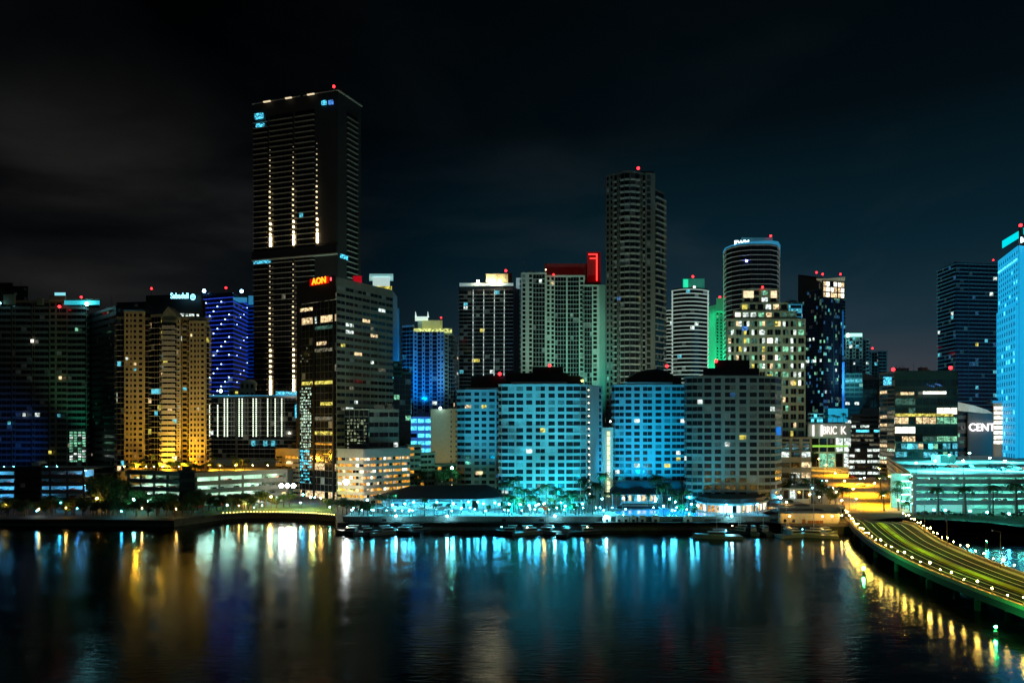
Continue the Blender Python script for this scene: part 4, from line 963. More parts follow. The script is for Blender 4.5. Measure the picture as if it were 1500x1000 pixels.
b.vol([(1244, 426), (1294, 426)], 656, 5, ('r1 s.1 r1',), z0=G0, d=28, pw=3, sp=.5, p=.85, pal=['white'], par=.4); b.finish()
b = B('shopping_centre', 'concrete centre with glowing white letters under a fan of white roof blades', wall=mat('centre_wall', (.16, .17, .16), .8), lit=(('green', 1), ('dimg', 2)), p=.25, seed=67)
b.vol([(1400, 432), (1418, 432)], 601, 9, ('r1',), d=24, pw=3, sp=.5)
b.vol([(1418, 430), (1458, 430)], 606, 1, ('s1',), d=24, par=.2)
for k in range(7):
    Y = 431 + k * 2.4; mb = MB(); a0 = (PX(1400 + k, Y), PZ(588 + k * .6, Y)); a1 = (PX(1428 + k * 3, Y), PZ(594 + k, Y)); a2 = (PX(1458, Y), PZ(607, Y)); a3 = (PX(1402, Y), PZ(601, Y))
    mb.v = [(p[0], Y, p[1]) for p in (a3, a2, a1, a0)] + [(p[0], Y + .6, p[1]) for p in (a3, a2, a1, a0)]
    mb.f = [(0, 1, 2, 3), (7, 6, 5, 4)] + [(i, i + 4, (i + 1) % 4 + 4, (i + 1) % 4) for i in range(4)]
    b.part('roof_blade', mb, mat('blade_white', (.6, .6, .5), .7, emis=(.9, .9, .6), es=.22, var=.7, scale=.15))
r_ = b.finish()
sign('CENT', (PX(1438.5, 428), 428, PZ(626, 428)), 6.6, 0, glow('letter_pink_white', (1, .9, .92), 2.6), r_, 'lettering', .98)
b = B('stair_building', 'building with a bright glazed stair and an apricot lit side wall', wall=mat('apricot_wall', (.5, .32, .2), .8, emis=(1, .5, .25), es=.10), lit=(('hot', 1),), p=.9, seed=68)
b.vol([(1456, 402), (1484, 402)], 590, 8, ('r1',), z0=PZ(652, 402), d=16, pw=4, sp=.3, par=2); b.vol([(1484, 402), (1520, 398)], 590, 8, ('s1',), z0=PZ(658, 402), d=16, par=.4)
b.vol([(1456, 402.6), (1520, 400)], 651, 1, ('s1',), z0=G0, d=14, par=.1)
b.box('roof_slab', 1454, 1500, 586.5, 590, 400, SLAB_C, 16); b.finish()
# ------------------------------------------------------------------ waterfront hotels
HOT = mat('hotel_stucco', (.52, .54, .52), .8, var=.14, scale=.12)
HG = mat('hotel_glass', (.015, .022, .026), .15, var=.5, scale=.4, spec=.5)
HL = (('warm', 3), ('white', 2), ('yellow', 2), ('dimb', 3))
bs = 'r3.6 s.55 w1.9 w1.9 w2.6 w1.9 w1.9 s.35 r3.8 s.3'
b = B('hotel', 'dimmer blue washed hotel block at the left of the row with unlit lower floors', wall=HOT, glass=HG, lit=HL, p=.02, seed=71, blind=.16)
b.vol([(670, 320), (681, 317), (727, 316), (735, 320)], 572, 16, ('r1', 'r.9 s.25 w1 w1 w1.2', 'r1'), z0=TZ, d=24, raw=False, pw=2.4, sp=.45, pier=.3, par=.9)
b.vol([(683, 319), (728, 317)], 569, 1, ('s1',), z0=PZ(574, 318), d=20, par=.1)
b.box('penthouse', 690, 745, 550, 569, 326, BLACK, 16); b.beacon(732, 547.5, 324, .8)
b.box('window', 697, 707, 690, 695, 316, LIT['warm'], .5)
b.finish()
b = B('hotel', 'brightest cyan washed hotel block in the middle with curved corner bays', wall=HOT, glass=HG, lit=HL, p=.02, seed=72, blind=.16)
b.vol([(731, 278), (735, 274.5), (753, 273), (856, 272), (866, 276), (880, 284)], 565.5, 17, ('r1', 'r1', 'w1.25 w1 w1.6 w1.05 w1.15 r2.5 s.2', 'r.8 s.2', 'w1 s.3'), z0=TZ, pw=1.9, sp=.46, pier=.36, par=.8, raw=True, d=20) if 0 else None
P4 = [(731, 275), (735, 273), (754, 272.3), (829, 272), (850, 272.6), (858, 275), (881, 288), (881, 308), (731, 308)]
b.vol(P4, 564.2, 17, ('r1', 'r1', 'w1.25 w1.1 w1.65 w1.15 w1.2', 'r1', 'r1', 'w.5 s1 w.5', None, None, None), z0=TZ, raw=True, pw=2.4, sp=.37, pier=.27, par=.6)
b.vol([(750, 274), (829, 274)], 560.5, 1, ('s1',), z0=PZ(564.5, 274), d=20, par=.1)
b.box('penthouse', 741, 832, 546, 561, 284, BLACK, 18); b.box('penthouse', 780, 825, 537, 547, 288, BLACK, 12)
b.box('penthouse', 830, 850, 550, 565, 286, BLACK, 10)
b.beacon(805, 535, 288, .6); b.bulb(853, 557.5, 280, .5, glow('bulb_yellow', (1, .75, .1), 8))
WBD = glow('stair_bulb', (1, .85, .55), 5)
for f in range(17): b.bulb(862 + f * .12, 571 + f * 9.5, 276.5, .28, WBD, 'wall_lamp')
b.finish()
b = B('hotel', 'blue washed hotel block standing back between the two nearer ones', wall=HOT, glass=HG, lit=HL, p=.02, seed=73, blind=.16)
b.vol([(896, 309), (901, 306.5), (914, 305.3), (984, 305), (1003, 305.8), (1008, 309), (1008, 330), (896, 330)], 565, 17, ('r1', 'r1', 'w1.1 w1 w1.6 w1.1 w1.1', 'r1', 'r1', None, None, None), z0=TZ, raw=True, pw=2.4, sp=.39, pier=.28, par=.7)
b.vol([(914, 306), (984, 306)], 561, 1, ('s1',), z0=PZ(565, 306), d=20, par=.1)
mb = MB(); mb.prism([V2(918, 312), V2(998, 312), V2(998, 330), V2(918, 330)], PZ(562, 312), PZ(553, 312)); b.part('penthouse', mb, BLACK)
mb = MB(); Y = 314; bb = [(922, 553), (930, 547), (944, 542), (962, 540), (976, 543), (986, 549), (992, 553)]
n_ = len(bb); mb.v = [(PX(x, Y), Y, PZ(y, Y)) for x, y in bb] + [(PX(x, Y), Y + 14, PZ(y, Y)) for x, y in bb]
mb.f = [tuple(reversed(range(n_))), tuple(range(n_, 2 * n_))] + [(i, (i + 1) % n_, n_ + (i + 1) % n_, n_ + i) for i in range(n_)]; b.part('penthouse', mb, BLACK)
b.beacon(977, 536, 316, .7); b.finish()
b = B('hotel', 'grey fronted hotel block on the right with cyan lit left corner and warm restaurant below', wall=mat('hotel_stucco_grey', (.34, .40, .38), .8, var=.14, scale=.12), glass=HG, lit=HL, p=.016, seed=74, blind=.16)
P4 = [(1003, 270), (1006, 267.4), (1014, 265.8), (1029, 265.2), (1111, 265), (1128, 265.4), (1135, 266.6), (1144, 274), (1144, 300), (1003, 300)]
b.vol(P4, 553, 18, ('r1', 'r1', 'r1', 'w1.15 w1 w1.65 w1.1 w1.15', 'r1', 'r1', 'r1', None, None, None), z0=TZ, raw=True, pw=2.4, sp=.37, pier=.29, par=.5)
b.vol([(1029, 266), (1111, 266)], 550.5, 1, ('s1',), z0=PZ(554.3, 266), d=20, par=.1)
b.box('penthouse', 1030, 1112, 539, 551, 274, BLACK, 16); b.box('penthouse', 1047, 1098, 527, 540, 278, BLACK, 10)
b.beacon(1049, 528.5, 277, .7); b.box('window', 1124, 1131, 548, 551, 276, LIT['yellow'], .5); b.box('lit_panel', 1137, 1144, 625, 637, 267.5, glow('panel_blue', (.02, .25, .9), .8), .3)
b.finish()
# link buildings between the hotels
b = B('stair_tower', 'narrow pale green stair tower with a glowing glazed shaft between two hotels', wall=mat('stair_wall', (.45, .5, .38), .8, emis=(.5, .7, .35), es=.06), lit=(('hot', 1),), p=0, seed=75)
b.vol([(877, 300), (897, 300)], 627, 1, ('s1',), z0=TZ, d=10, par=.1)
mb = MB(); Y = 299.5; 
for k in range(14): mb.box(PX(889, Y), PX(893.5, Y), Y - .6, Y - .3, PZ(731 - k * 7.2, Y), PZ(725 - k * 7.2, Y))
b.part('stair_glazing', mb, room('stair_glass', (.95, 1, .6), 1.5, .6)); b.bulb(894, 617, 299, .4, WB); b.finish()
# bay-front restaurant at the left
RW = mat('pavilion_white', (.6, .68, .7), .7)
b = B('pavilion', 'long low white pavilion with a broad black roof beside the umbrellas', wall=RW, lit=(('teal', 3), ('dimb', 2)), p=.7, seed=76, glass=GLASST)
Y = 256
b.vol([(560, Y + 4), (570, Y), (692, Y)], PZ and 733.5, 1, ('w1', 'w.7 w1 s.3 w1 w1 s.5 w1 w1 s.4 w1 w1 s.3 w1 w1 s.4 w1 w1'), z0=TZ, d=14, pw=1.6, pier=.22, sp=.22, par=.4)
mb = MB()
Pr = [V2(556, Y - 2), V2(695, Y - 2), V2(738, Y + 6), V2(738, Y + 28), V2(590, Y + 26), V2(545, Y + 8)]
zr = PZ(731, Y - 2); mb.prism(Pr, zr - .25, zr); b.part('eaves', mb, mat('eaves_cyan', (.35, .5, .55), .7))
mb = MB(); cr = V2(650, Y + 14); mb.v = [(p.x, p.y, zr + .01) for p in Pr] + [(PX(600, Y + 13), Y + 13, zr + 3.6), (PX(712, Y + 15), Y + 15, zr + 4)]
mb.f = [(0, 1, 7, 6), (1, 2, 7), (2, 3, 7), (3, 4, 6, 7), (4, 5, 6), (5, 0, 6)]; b.part('roof', mb, mat('black_tiles', (.015, .017, .02), .8, var=.5, fine=3))
for px in (574, 596, 607, 628, 640, 662, 676, 690):
    mb = MB(); mb.box(PX(px, Y) - .35, PX(px, Y) + .35, Y - 1.2, Y - .6, TZ, zr - .252); b.part('column', mb, WHITE)
mb = MB(); mb.prism([V2(700, Y), V2(736, Y + 3), V2(736, Y + 16), V2(700, Y + 14)], TZ, zr - .3); b.part('side_wing', mb, mat('wing_lit', (.7, .7, .6), .8))
b.finish()
# pool pavilion
b = B('pavilion', 'poolside pavilion with a black hipped roof and warm lit bar', wall=RW, lit=(('warm', 2), ('hot', 1), ('teal', 1)), p=.8, seed=77)
Y = 270
b.vol([(911, Y), (966, Y)], 724, 1, ('w1 w1 w1 w1 w1 w1',), z0=TZ + .5, d=12, pw=1.4, pier=.15, sp=.3, par=.2)
zr = PZ(723, Y); mb = MB(); Pr = [V2(893, Y - 2), V2(1004, Y - 2), V2(1004, Y + 20), V2(893, Y + 20)]
mb.v = [(p.x, p.y, zr) for p in Pr] + [(PX(905, Y + 9), Y + 9, zr + 4.2), (PX(995, Y + 9), Y + 9, zr + 4.2)]
mb.f = [(0, 1, 5, 4), (1, 2, 5), (2, 3, 4, 5), (3, 0, 4), (3, 2, 1, 0)]; b.part('roof', mb, MATS['black_tiles'])
for px in (897, 910, 968, 985, 1000):
    mb = MB(); mb.tube((PX(px, Y - 1), Y - 1, TZ), (PX(px, Y - 1), Y - 1, zr), .18, .18, 8); b.part('post', mb, WHITE)
b.finish()
# corner restaurant under the right hotel
b = B('restaurant', 'curved waterfront restaurant with glowing amber windows under a black roof', wall=RW, lit=(('warm', 3), ('hot', 2), ('amber', 2)), p=.85, seed=78)
Pq = [(1022, 254), (1036, 246), (1060, 243), (1085, 243), (1108, 247), (1122, 254), (1122, 262), (1022, 262)]
b.vol(Pq, None, 1, ['w1 w1 w1', 'w1 w1 w1 w1', 'w1 w1 w1 w1', 'w1 w1 w1 w1', 'w1 w1', None, None, None], z0=TZ + .1, z1=PZ(739.5, 243), raw=True, pw=1.1, pier=.14, sp=.1, par=.2)
mb = MB(); Pw = [V2(x, y) for x, y in Pq]; cen_ = sum(Pw, Vector((0, 0))) / 8; Q = [cen_ + (p - cen_) * 1.08 for p in Pw]; zr = PZ(738.5, 244)
mb.prism(Q, zr, zr + .5); b.part('fascia', mb, mat('fascia_teal', (.15, .3, .34), .6))
mb = MB(); Q2 = [cen_ + (p - cen_) * .98 for p in Pw]; mb.prism(Q2, zr + .5, zr + 2.0); b.part('roof', mb, BLACK)
mb = MB(); Q = [cen_ + (p - cen_) * 1.22 for p in Pw]; mb.prism(Q, TZ, TZ + .08); b.part('deck', mb, WHITE)
b.finish()
b = B('restaurant', 'small amber windowed annex right of the curved restaurant', wall=RW, lit=(('amber', 2), ('warm', 2)), p=.9, seed=79)
b.vol([(1114, 257), (1142, 257)], 741, 1, ('w1 w1 w1 w1 w1 w1',), z0=TZ, d=6, pw=1, pier=.14, sp=.15, par=.2)
b.box('roof', 1112, 1144, 737, 740.5, 256, BLACK, 8); b.finish()
# dock house at the right
b = B('dock_house', 'long low cream dock house with brown doors and a striped flat roof', wall=mat('dock_plaster', (.48, .46, .36), .85, var=.3, scale=.2), lit=(('dim', 1),), p=0, seed=80)
Y = 230
b.vol([(1142, Y), (1228, Y)], 753, 1, ('s1',), z0=G0 - .5, d=34, par=.1)
for a, c_, t_, bt in ((1148, 1152.5, 760, 764.5), (1160.5, 1165, 760, 764.5)): b.box('window', a, c_, t_, bt, Y - .45, GLASS, .1)
b.box('door', 1175, 1180, 760, 768, Y - .45, mat('brown_door', (.22, .09, .02), .6), .1)
for k in range(4): b.box('door', 1183 + k * 5.8, 1188.5 + k * 5.8, 762, 770, Y - .45, MATS['brown_door'], .1)
for k in range(5):
    z = PZ(753, Y) + .1; mb = MB(); y0 = Y + 2 + k * 6.6; mb.box(PX(1165, Y) , PX(1222, Y) + k * .4, y0, y0 + 4.4, z, z + .25 + .03 * k); b.part('roof_panel', mb, (mat('roof_strip', (.3, .34, .34), .7), ROOF)[k % 2])
b.finish()
b = B('dock_house', 'small flat roofed house behind the long cream dock house', wall=mat('dock_plaster2', (.36, .38, .33), .85), lit=(('dim', 1), ('white', 1)), p=.2, seed=81)
b.vol([(1146, 282), (1186, 282)], 716, 1, ('w1 w1 w1 w1',), d=16, par=.3); b.finish()
b = B('guard_booth', 'small white kiosk at the foot of the bridge lamps', cat='kiosk', wall=WHITE, lit=(('white', 1),), p=.5, seed=82)
b.vol([(1227, 248), (1236, 248)], 743, 1, ('w1 w1',), d=3, par=.4, pier=.3, z0=G0); b.box('roof', 1226, 1237, 741, 743, 247.5, WHITE, 4); b.finish()
b = B('bridge_abutment', 'dark stone abutment where the bridge meets the shore', cat='wall', wall=mat('abutment_stone', (.1, .09, .07), .85, var=.4), lit=(('dim', 1),), p=0, seed=83)
b.vol([(1228, 228), (1250, 226)], 765, 1, (None,), d=10, z0=-1); b.finish()

# ------------------------------------------------------------------ parking decks
CYT = glow('tube_cyan', (.16, .95, .75), 110.0); MINT = glow('tube_mint', (.60, 1, .75), 220.0); BLT = glow('tube_blue', (.10, .50, 1), 200.0)
def garage(name, label, A, Bp, depth, z0, levels, wall, tube, bay=8.0, par=1.15, ground_h=None, top_par=1.15, dens=1.0, side=None, back=None, seed=1, inner=9):
    r = random.Random(seed)
    A = V2(*A); Bp = V2(*Bp); u = (Bp - A).normalized(); n = Vector((u.y, -u.x)); W = (Bp - A).length
    D = (side - A) if side is not None else -n * depth
    root = empty(name, ((A.x + Bp.x) / 2, A.y, z0), label, 'parking garage')
    Q = [A, Bp, Bp + D, A + D]
    if back is not None: Q = [A, Bp, back, A + D]
    mb = MB(); zs = [z0]
    for h in levels: zs.append(zs[-1] + h)
    for k, z in enumerate(zs[1:], 1): mb.prism(Q, z - .28, z - .002 * k)
    obj('floor_slab', mb, wall[1], root)
    mb = MB()
    for k, z in enumerate(zs[1:], 1):
        mb.fbox(A, u, n, 0, W, -.2, .12, z - .55, z + (par if k < len(zs) - 1 else top_par))
        e = D.normalized(); m2 = Vector((-e.y, e.x)) ; L = D.length
        mb.fbox(A + D, -e, Vector((-e.y, e.x)) * 1.0 if False else Vector((-(e.y) * -1, -e.x)) * 1.0, 0, L, -.2, .12, z - .56, z + (par if k < len(zs) - 1 else top_par) - .01) if False else None
        p0, p1 = A, A + D; t = (p1 - p0).normalized(); o_ = Vector((-t.y, t.x)) * .3
        mb.quadbox([(p[0], p[1], zz) for zz in (z - .56, z + (par if k < len(zs) - 1 else top_par) - .01) for p in (p0, p0 - o_, p1 - o_, p1)])
    obj('parapet', mb, wall[0], root)
    nb = max(2, int(W / bay))
    for k in range(nb + 1):
        mb = MB(); x = min(max(.4, k * W / nb), W - .4); mb.fbox(A, u, n, x - .35, x + .35, -.9, -.205, z0, zs[-1]); obj('column', mb, wall[0], root)
    mb = MB()
    for k in range(int(D.length / bay) + 1):
        p = A + D.normalized() * (k * bay + .6); mb = MB(); mb.box(p.x + .35, p.x + .95, p.y - .3, p.y + .3, z0, zs[-1]); obj('column', mb, wall[0], root)
    mb = MB(); bd = min(depth, inner); mb.fbox(A, u, n, .6, W - .6, -bd - .3, -bd, z0, zs[-1] - .5); obj('inner_wall', mb, wall[2], root)
    for k in range(len(levels)):
        zc = zs[k + 1] - .55
        for j in range(nb):
            if r.random() > dens: continue
            for off in (4.5, 11.5):
                if off > bd - 1: continue
                mb = MB(); x = (j + .5) * W / nb; mb.fbox(A, u, n, x - W / nb * .30, x + W / nb * .30, -off - .12, -off + .12, zc - .08, zc); obj('ceiling_lamp', mb, tube, root)
    return A, u, n, W, zs, D, root
WG = (mat('deck_concrete_dim', (.36, .40, .38), .85, var=.35, scale=.25), mat('deck_floor', (.38, .40, .38), .8, var=.3, scale=.2), mat('deck_inner', (.55, .6, .58), .8, var=.3, scale=.3))
g1 = garage('parking_garage', 'large parking deck at the right with open bright cyan floors and lit roof', (1338, 254), (1640, 252), 120, G0, [3.9, 2.6, 2.6, 2.6, 2.45], WG, CYT, bay=9, top_par=.5, side=V2(1299, 392), back=V2(1640, 440), seed=5, inner=17)
WL = (mat('deck_cream', (.13, .13, .10), .85, var=.3, scale=.25), mat('deck_floor2', (.34, .36, .32), .8, var=.3, scale=.2), mat('deck_inner2', (.45, .5, .45), .8, var=.4, scale=.4))
g2 = garage('parking_garage', 'cream parking deck below the golden condominium with cars on its open floors', (286, 268), (421, 292), 40, G0, [3.2, 3.2, 3.2, 3.3], WL, MINT, bay=7.5, dens=.75, seed=6, top_par=1.3)
g3 = garage('parking_garage', 'dark parking wing left of the cream deck lit on its upper floor only', (186, 284), (284, 274), 22, G0, [3.2, 3.2, 3.2, 3.3], (DGREY, WL[1], WL[2]), MINT, bay=6, dens=.35, seed=7, top_par=1.3)
g4 = garage('parking_garage', 'blue lit parking deck at the far left behind the promenade', (-160, 286), (123, 292), 26, G0 + 1, [3.2, 3.2, 3.2, 3.2], (mat('deck_navy', (.05, .055, .07), .85), WL[1], WL[2]), BLT, bay=7, dens=.42, seed=8, top_par=1.0)
# podium top behind the cream deck carries the golden tower
mb = MB(); mb.prism([V2(172, 296), V2(421, 293.5), V2(436, 330), V2(172, 345)], G0, 15.35); 
pr = empty('podium', (PX(300, 310), 310, G0), 'podium block with planted roof garden under the golden condominium', 'building'); obj('wall', mb, WL[0], pr)
mb = MB(); mb.prism([V2(430, 398), V2(172, 398), V2(172, 330), V2(436, 330)][::-1], G0, 15.3); obj('roof_deck', mb, WL[1], pr)
b = B('stair_tower', 'unlit black stair block at the left end of the cream parking deck', wall=BLACK, lit=(('dim', 1),), p=0, seed=91)
b.vol([(263, 264), (285, 265)], 690, 4, ('r1',), z0=G0, d=9, par=.5); b.vol([(268, 264.5), (279, 265)], 684, 1, ('s1',), z0=G0 + 14, d=6, par=.2); b.finish()
b = B('service_block', 'dark service block splitting the blue lit parking deck in two', cat='building', wall=BLACK, lit=(('dim', 1),), p=0, seed=92)
b.vol([(22, 281), (60, 282)], 684, 5, ('r1',), z0=G0, d=10, par=.5, pw=2); b.finish()
# roof penthouse of the far-left deck
b = B('stair_house', 'small pale gabled stair house on the roof of the blue lit parking deck', cat='hut', wall=mat('stair_house_wall', (.35, .45, .45), .8), lit=(('dim', 1),), p=0, seed=84)
b.vol([(48, 289), (58, 289)], 679, 1, ('s1',), z0=G0 + 13.8, d=5, par=.1)
mb = MB(); Y = 289; mb.v = [(PX(47.5, Y), Y, PZ(679, Y)), (PX(58.5, Y), Y, PZ(679, Y)), (PX(53, Y), Y, PZ(675.5, Y)), (PX(47.5, Y), Y + 5, PZ(679, Y)), (PX(58.5, Y), Y + 5, PZ(679, Y)), (PX(53, Y), Y + 5, PZ(675.5, Y))]; mb.f = [(0, 1, 2), (5, 4, 3), (0, 3, 4, 1), (1, 4, 5, 2), (2, 5, 3, 0)]
b.part('roof', mb, MATS['stair_house_wall']); b.finish()
# roof deck markings and lamps of the right deck
A_, u_, n_, W_, zs_, D_, gr = g1; zt = zs_[-1]
for k in range(11):
    f0 = (k + .5) / 11.; p = A_ + D_ * f0; q = V2(1640, 252).lerp(V2(1640, 440), f0); mb = MB()
    d_ = (q - p).normalized(); o_ = Vector((-d_.y, d_.x)) * (1.6 if k % 2 else .5)
    a_, c_ = p + d_ * 3 - o_, q - o_; mb.v = [(*(p + d_ * 3 - o_), zt + .01), (*(q - o_), zt + .01), (*(q + o_), zt + .01), (*(p + d_ * 3 + o_), zt + .01)]; mb.f = [(0, 1, 2, 3)]
    obj('bay_marking', mb, mat('deck_paint' if k % 2 else 'deck_dark', (.7, .75, .72) if k % 2 else (.08, .1, .1), .7, var=.4, scale=.3), gr)
for f0, f1 in ((.01, .145), (.155, .30)):
    mb = MB(); mb.fbox(A_, u_, n_, W_ * f0, W_ * f1, -1.6, -1.4, G0 + .6, zs_[1] - .6); obj('entrance_wall', mb, mat('entrance_lit', (.6, .7, .68), .7, emis=(.25, 1, .82), es=.42, var=.7, scale=.25), gr)
for f0 in (.02, .08, .15, .23):
    e_ = D_.normalized(); p = A_ + D_ * f0; mb = MB(); mb.prism([p + Vector((-.6, 0)), p + Vector((-.3, 0)), p + e_ * 3.6 + Vector((-.3, 0)), p + e_ * 3.6 + Vector((-.6, 0))], G0, zs_[1] - .7); obj('lit_pier', mb, mat('pier_lit', (.4, .6, .65), .7, emis=(.1, .8, 1), es=.7 , var=.5, scale=.2), gr)
mb = MB(); Y = 330; mb.box(PX(1377, Y), PX(1400, Y), Y, Y + 7, zt, zt + 4); obj('stair_box', mb, mat('stair_box_wall', (.3, .5, .5), .8), gr)

# ------------------------------------------------------------------ small things: prototypes
BARK = mat('palm_bark', (.12, .09, .06), .9, var=.4, scale=2); FROND = mat('palm_frond', (.035, .08, .02), .6, var=.5, scale=.8); LEAF = mat('tree_leaf', (.032, .07, .018), .7, var=.6, scale=.6)
def palm_mesh(seed, h=7.5):
    r = random.Random(seed); t = MB(); bend = r.uniform(-.5, .5); pr_ = Vector((0, 0, 0))
    for k in range(5):
        q = Vector((bend * ((k + 1) / 5) ** 2, .2 * bend * (k / 5), h * (k + 1) / 5)); t.tube(pr_, q, .24 - .02 * k, .22 - .02 * k, 7); pr_ = q
    c = MB()
    for k in range(24):
        a = 2 * math.pi * k / 24 + r.uniform(-.15, .15); up = r.uniform(-.15, 1.0); L = r.uniform(2.6, 3.8); prev = pr_.copy(); el = up; w0 = .5
        for s_ in range(6):
            nx = prev + Vector((math.cos(a) * math.cos(el), math.sin(a) * math.cos(el), math.sin(el))) * (L / 6); sd = Vector((-math.sin(a), math.cos(a), 0))
            w1 = w0 * (1 if s_ < 3 else 1 - (s_ - 2) / 4.2)
            for sg in (-1, 1):
                # leaflets hang in separate blades either side of the rib
                for j in (0, .5):
                    b0 = prev.lerp(nx, j); b1 = prev.lerp(nx, j + .38)
                    tip = b0.lerp(nx, .8) + sd * sg * w1 * 1.5 + Vector((0, 0, -.30 * w1 * 2))
                    i = len(c.v); c.v += [tuple(b0), tuple(b1), tuple(tip)]; c.f.append((i, i + 1, i + 2))
            prev = nx; el -= .38
    return t, c
def tree_mesh(seed, h=6.0, rad=2.8, n=900):
    r = random.Random(seed); t = MB(); th = h * .42; t.tube((0, 0, 0), (.1, 0, th), .28, .18, 7)
    cl = []
    for k in range(9):
        a = r.uniform(0, 6.28); q = Vector((math.cos(a) * rad * r.uniform(.25, .75), math.sin(a) * rad * r.uniform(.25, .75), th + (h - th) * r.uniform(.2, .85))); cl.append((q, rad * r.uniform(.3, .52)))
        t.tube((.1, 0, th - .3), q, .1, .03, 5, False)
    c = MB()
    for k in range(n):
        q, rr_ = r.choice(cl); d = Vector((r.gauss(0, 1), r.gauss(0, 1), r.gauss(0, .8))); d.normalize(); p = q + d * rr_ * (r.random() ** .4)
        a1 = Vector((r.gauss(0, 1), r.gauss(0, 1), r.gauss(0, 1))).normalized(); a2 = a1.orthogonal().normalized(); s_ = r.uniform(.12, .26)
        i = len(c.v); c.v += [tuple(p - a1 * s_), tuple(p + a2 * s_ * .6), tuple(p + a1 * s_), tuple(p - a2 * s_ * .6)]; c.f.append((i, i + 1, i + 2, i + 3))
    return t, c
def make_proto(kind, k, parts, label, cat):
    o = empty(kind, (0, 0, 0), label, cat)
    o.name = kind
    for nm, mb, m in parts: obj(nm, mb, m, o)
    return o
PALMS = []; TREES = []
for k in range(4):
    t, c = palm_mesh(100 + k, 6.2 + k * .9); PALMS.append(make_proto('palm_tree', k, (('trunk', t, BARK), ('crown', c, FROND)), 'palm tree', 'palm'))
for k in range(4):
    t, c = tree_mesh(200 + k, 5 + k * .8, 2.4 + .3 * k, 900 + 150 * k); TREES.append(make_proto('leafy_tree', k, (('trunk', t, BARK), ('crown', c, LEAF)), 'leafy tree', 'tree'))
def gpt(px, py, z): return GP(px, py, z)
def palm(px, Y, z, s, lab, grp): place(rnd.choice(PALMS), (PX(px, Y), Y, z), rnd.uniform(0, 6.28), s * rnd.uniform(.92, 1.08), lab, grp)
def tree(px, Y, z, s, lab, grp): place(rnd.choice(TREES), (PX(px, Y), Y, z), rnd.uniform(0, 6.28), s * rnd.uniform(.9, 1.1), lab, grp)
rnd.seed(11)
L1, g_1 = 'palm tree among the cyan lamps of the hotel terrace', 'palms on the hotel terrace'
for px, Y, s in ((738, 246, 1.15), (754, 247, 1.3), (768, 246, 1.1), (786, 246, 1.2), (814, 247, 1.25), (836, 246, 1.2), (856, 245, 1.3), (872, 247, 1.35), (553, 246, .95), (560, 243, .8), (573, 241, .85), (622, 238, .8), (637, 239, .6), (657, 240, .55), (742, 243, 1.0), (750, 240, .9), (757, 244, 1.1), (764, 241, .8), (779, 242, .9), (801, 244, 1.1), (806, 241, .8), (822, 243, 1.05), (829, 240, .8), (841, 244, .95), (848, 241, .8), (861, 246, 1.2), (868, 241, .9),
                 (886, 258, 1.5), (878, 256, 1.0), (891, 250, .9), (962, 262, 1.5), (970, 260, 1.35), (978, 258, 1.0), (986, 255, .9), (993, 252, .9), (1000, 256, 1.0), (1008, 250, .8), (905, 262, .8), (950, 262, .7)):
    palm(px, Y, TZ, s, L1, g_1)
L2, g_2 = 'dark bushy tree between the lamps of the hotel terrace', 'trees on the hotel terrace'
for k in range(34):
    px = rnd.choice((rnd.uniform(500, 560), rnd.uniform(700, 880), rnd.uniform(965, 1025), rnd.uniform(730, 870))); tree(px, rnd.uniform(237, 262) if px > 570 else rnd.uniform(238, 250), TZ, rnd.uniform(.4, .85), L2, g_2)
L3, g_3 = 'palm tree silhouetted against the orange street', 'palms along the orange street'
for px, Y, s in ((1234, 262, 1.3), (1295, 262, 1.15), (1291, 300, 1.2), (1204, 285, 1.0), (1316, 262, 1.35), (1321, 268, 1.2), (1180, 300, 1.3), (1172, 296, 1.2), (1164, 300, 1.3)):
    palm(px, Y, G0, s, L3, g_3)
L4, g_4 = 'tall dark palm in front of the bright cyan parking deck', 'palms before the cyan parking deck'
for px, Y, s in ((1375, 249, 1.25), (1415, 248, 1.45), (1455, 248, 1.2), (1490, 247, 1.35)): palm(px, Y, G0, s, L4, g_4)
L5, g_5 = 'dark tree lining the orange street', 'trees along the orange street'
def edge(Y, E):
    y = 620 + 33500 / Y
    for (xa_, ya_), (xb_, yb_) in zip(E, E[1:]):
        if (ya_ - y) * (yb_ - y) <= 0: return xa_ + (xb_ - xa_) * (y - ya_) / (yb_ - ya_)
    return E[-1][0] if y < E[-1][1] else E[0][0]
EL = ((1239, 751), (1229, 733), (1212, 712), (1199, 695), (1192, 683), (1187, 675)); ER = ((1324, 751), (1315, 735), (1296, 713), (1268, 694), (1246, 682), (1238, 672))
for Y, off, s in ((496, -10, 2.2), (490, -22, 2.2), (470, -16, 2.0), (300, -14, 1.0), (310, -22, 1.2), (285, -8, .8), (275, -18, .8), (330, -26, 1.2), (292, -30, 1.0)): tree(edge(Y, EL) + off, Y, G0, s, L5, g_5)
for Y, off, s in ((480, 26, 1.8), (430, 16, 1.4), (420, 24, 1.8), (400, 12, 1.5), (385, 18, 1.5), (370, 10, 1.2), (350, 12, 1.2), (335, 9, 1.0), (320, 12, 1.0), (300, 10, .9), (285, 8, .8), (272, 8, .7), (262, 10, .7), (266, 4, .6)): tree(edge(Y, ER) + off, Y, G0, s, L5, g_5)
for px, Y, s in ((1155, 262, .9), (1160, 300, 1.4), (1150, 290, 1.1)): tree(px, Y, G0, s, L5, g_5)
L6, g_6 = 'dark tree on the unlit shore left of the curved quay', 'trees on the left shore'
for k in range(95):
    tree(rnd.uniform(-20, 285), rnd.choice((rnd.uniform(252, 268), rnd.uniform(245.5, 254))), G0, rnd.uniform(.45, 1.0), L6, g_6)
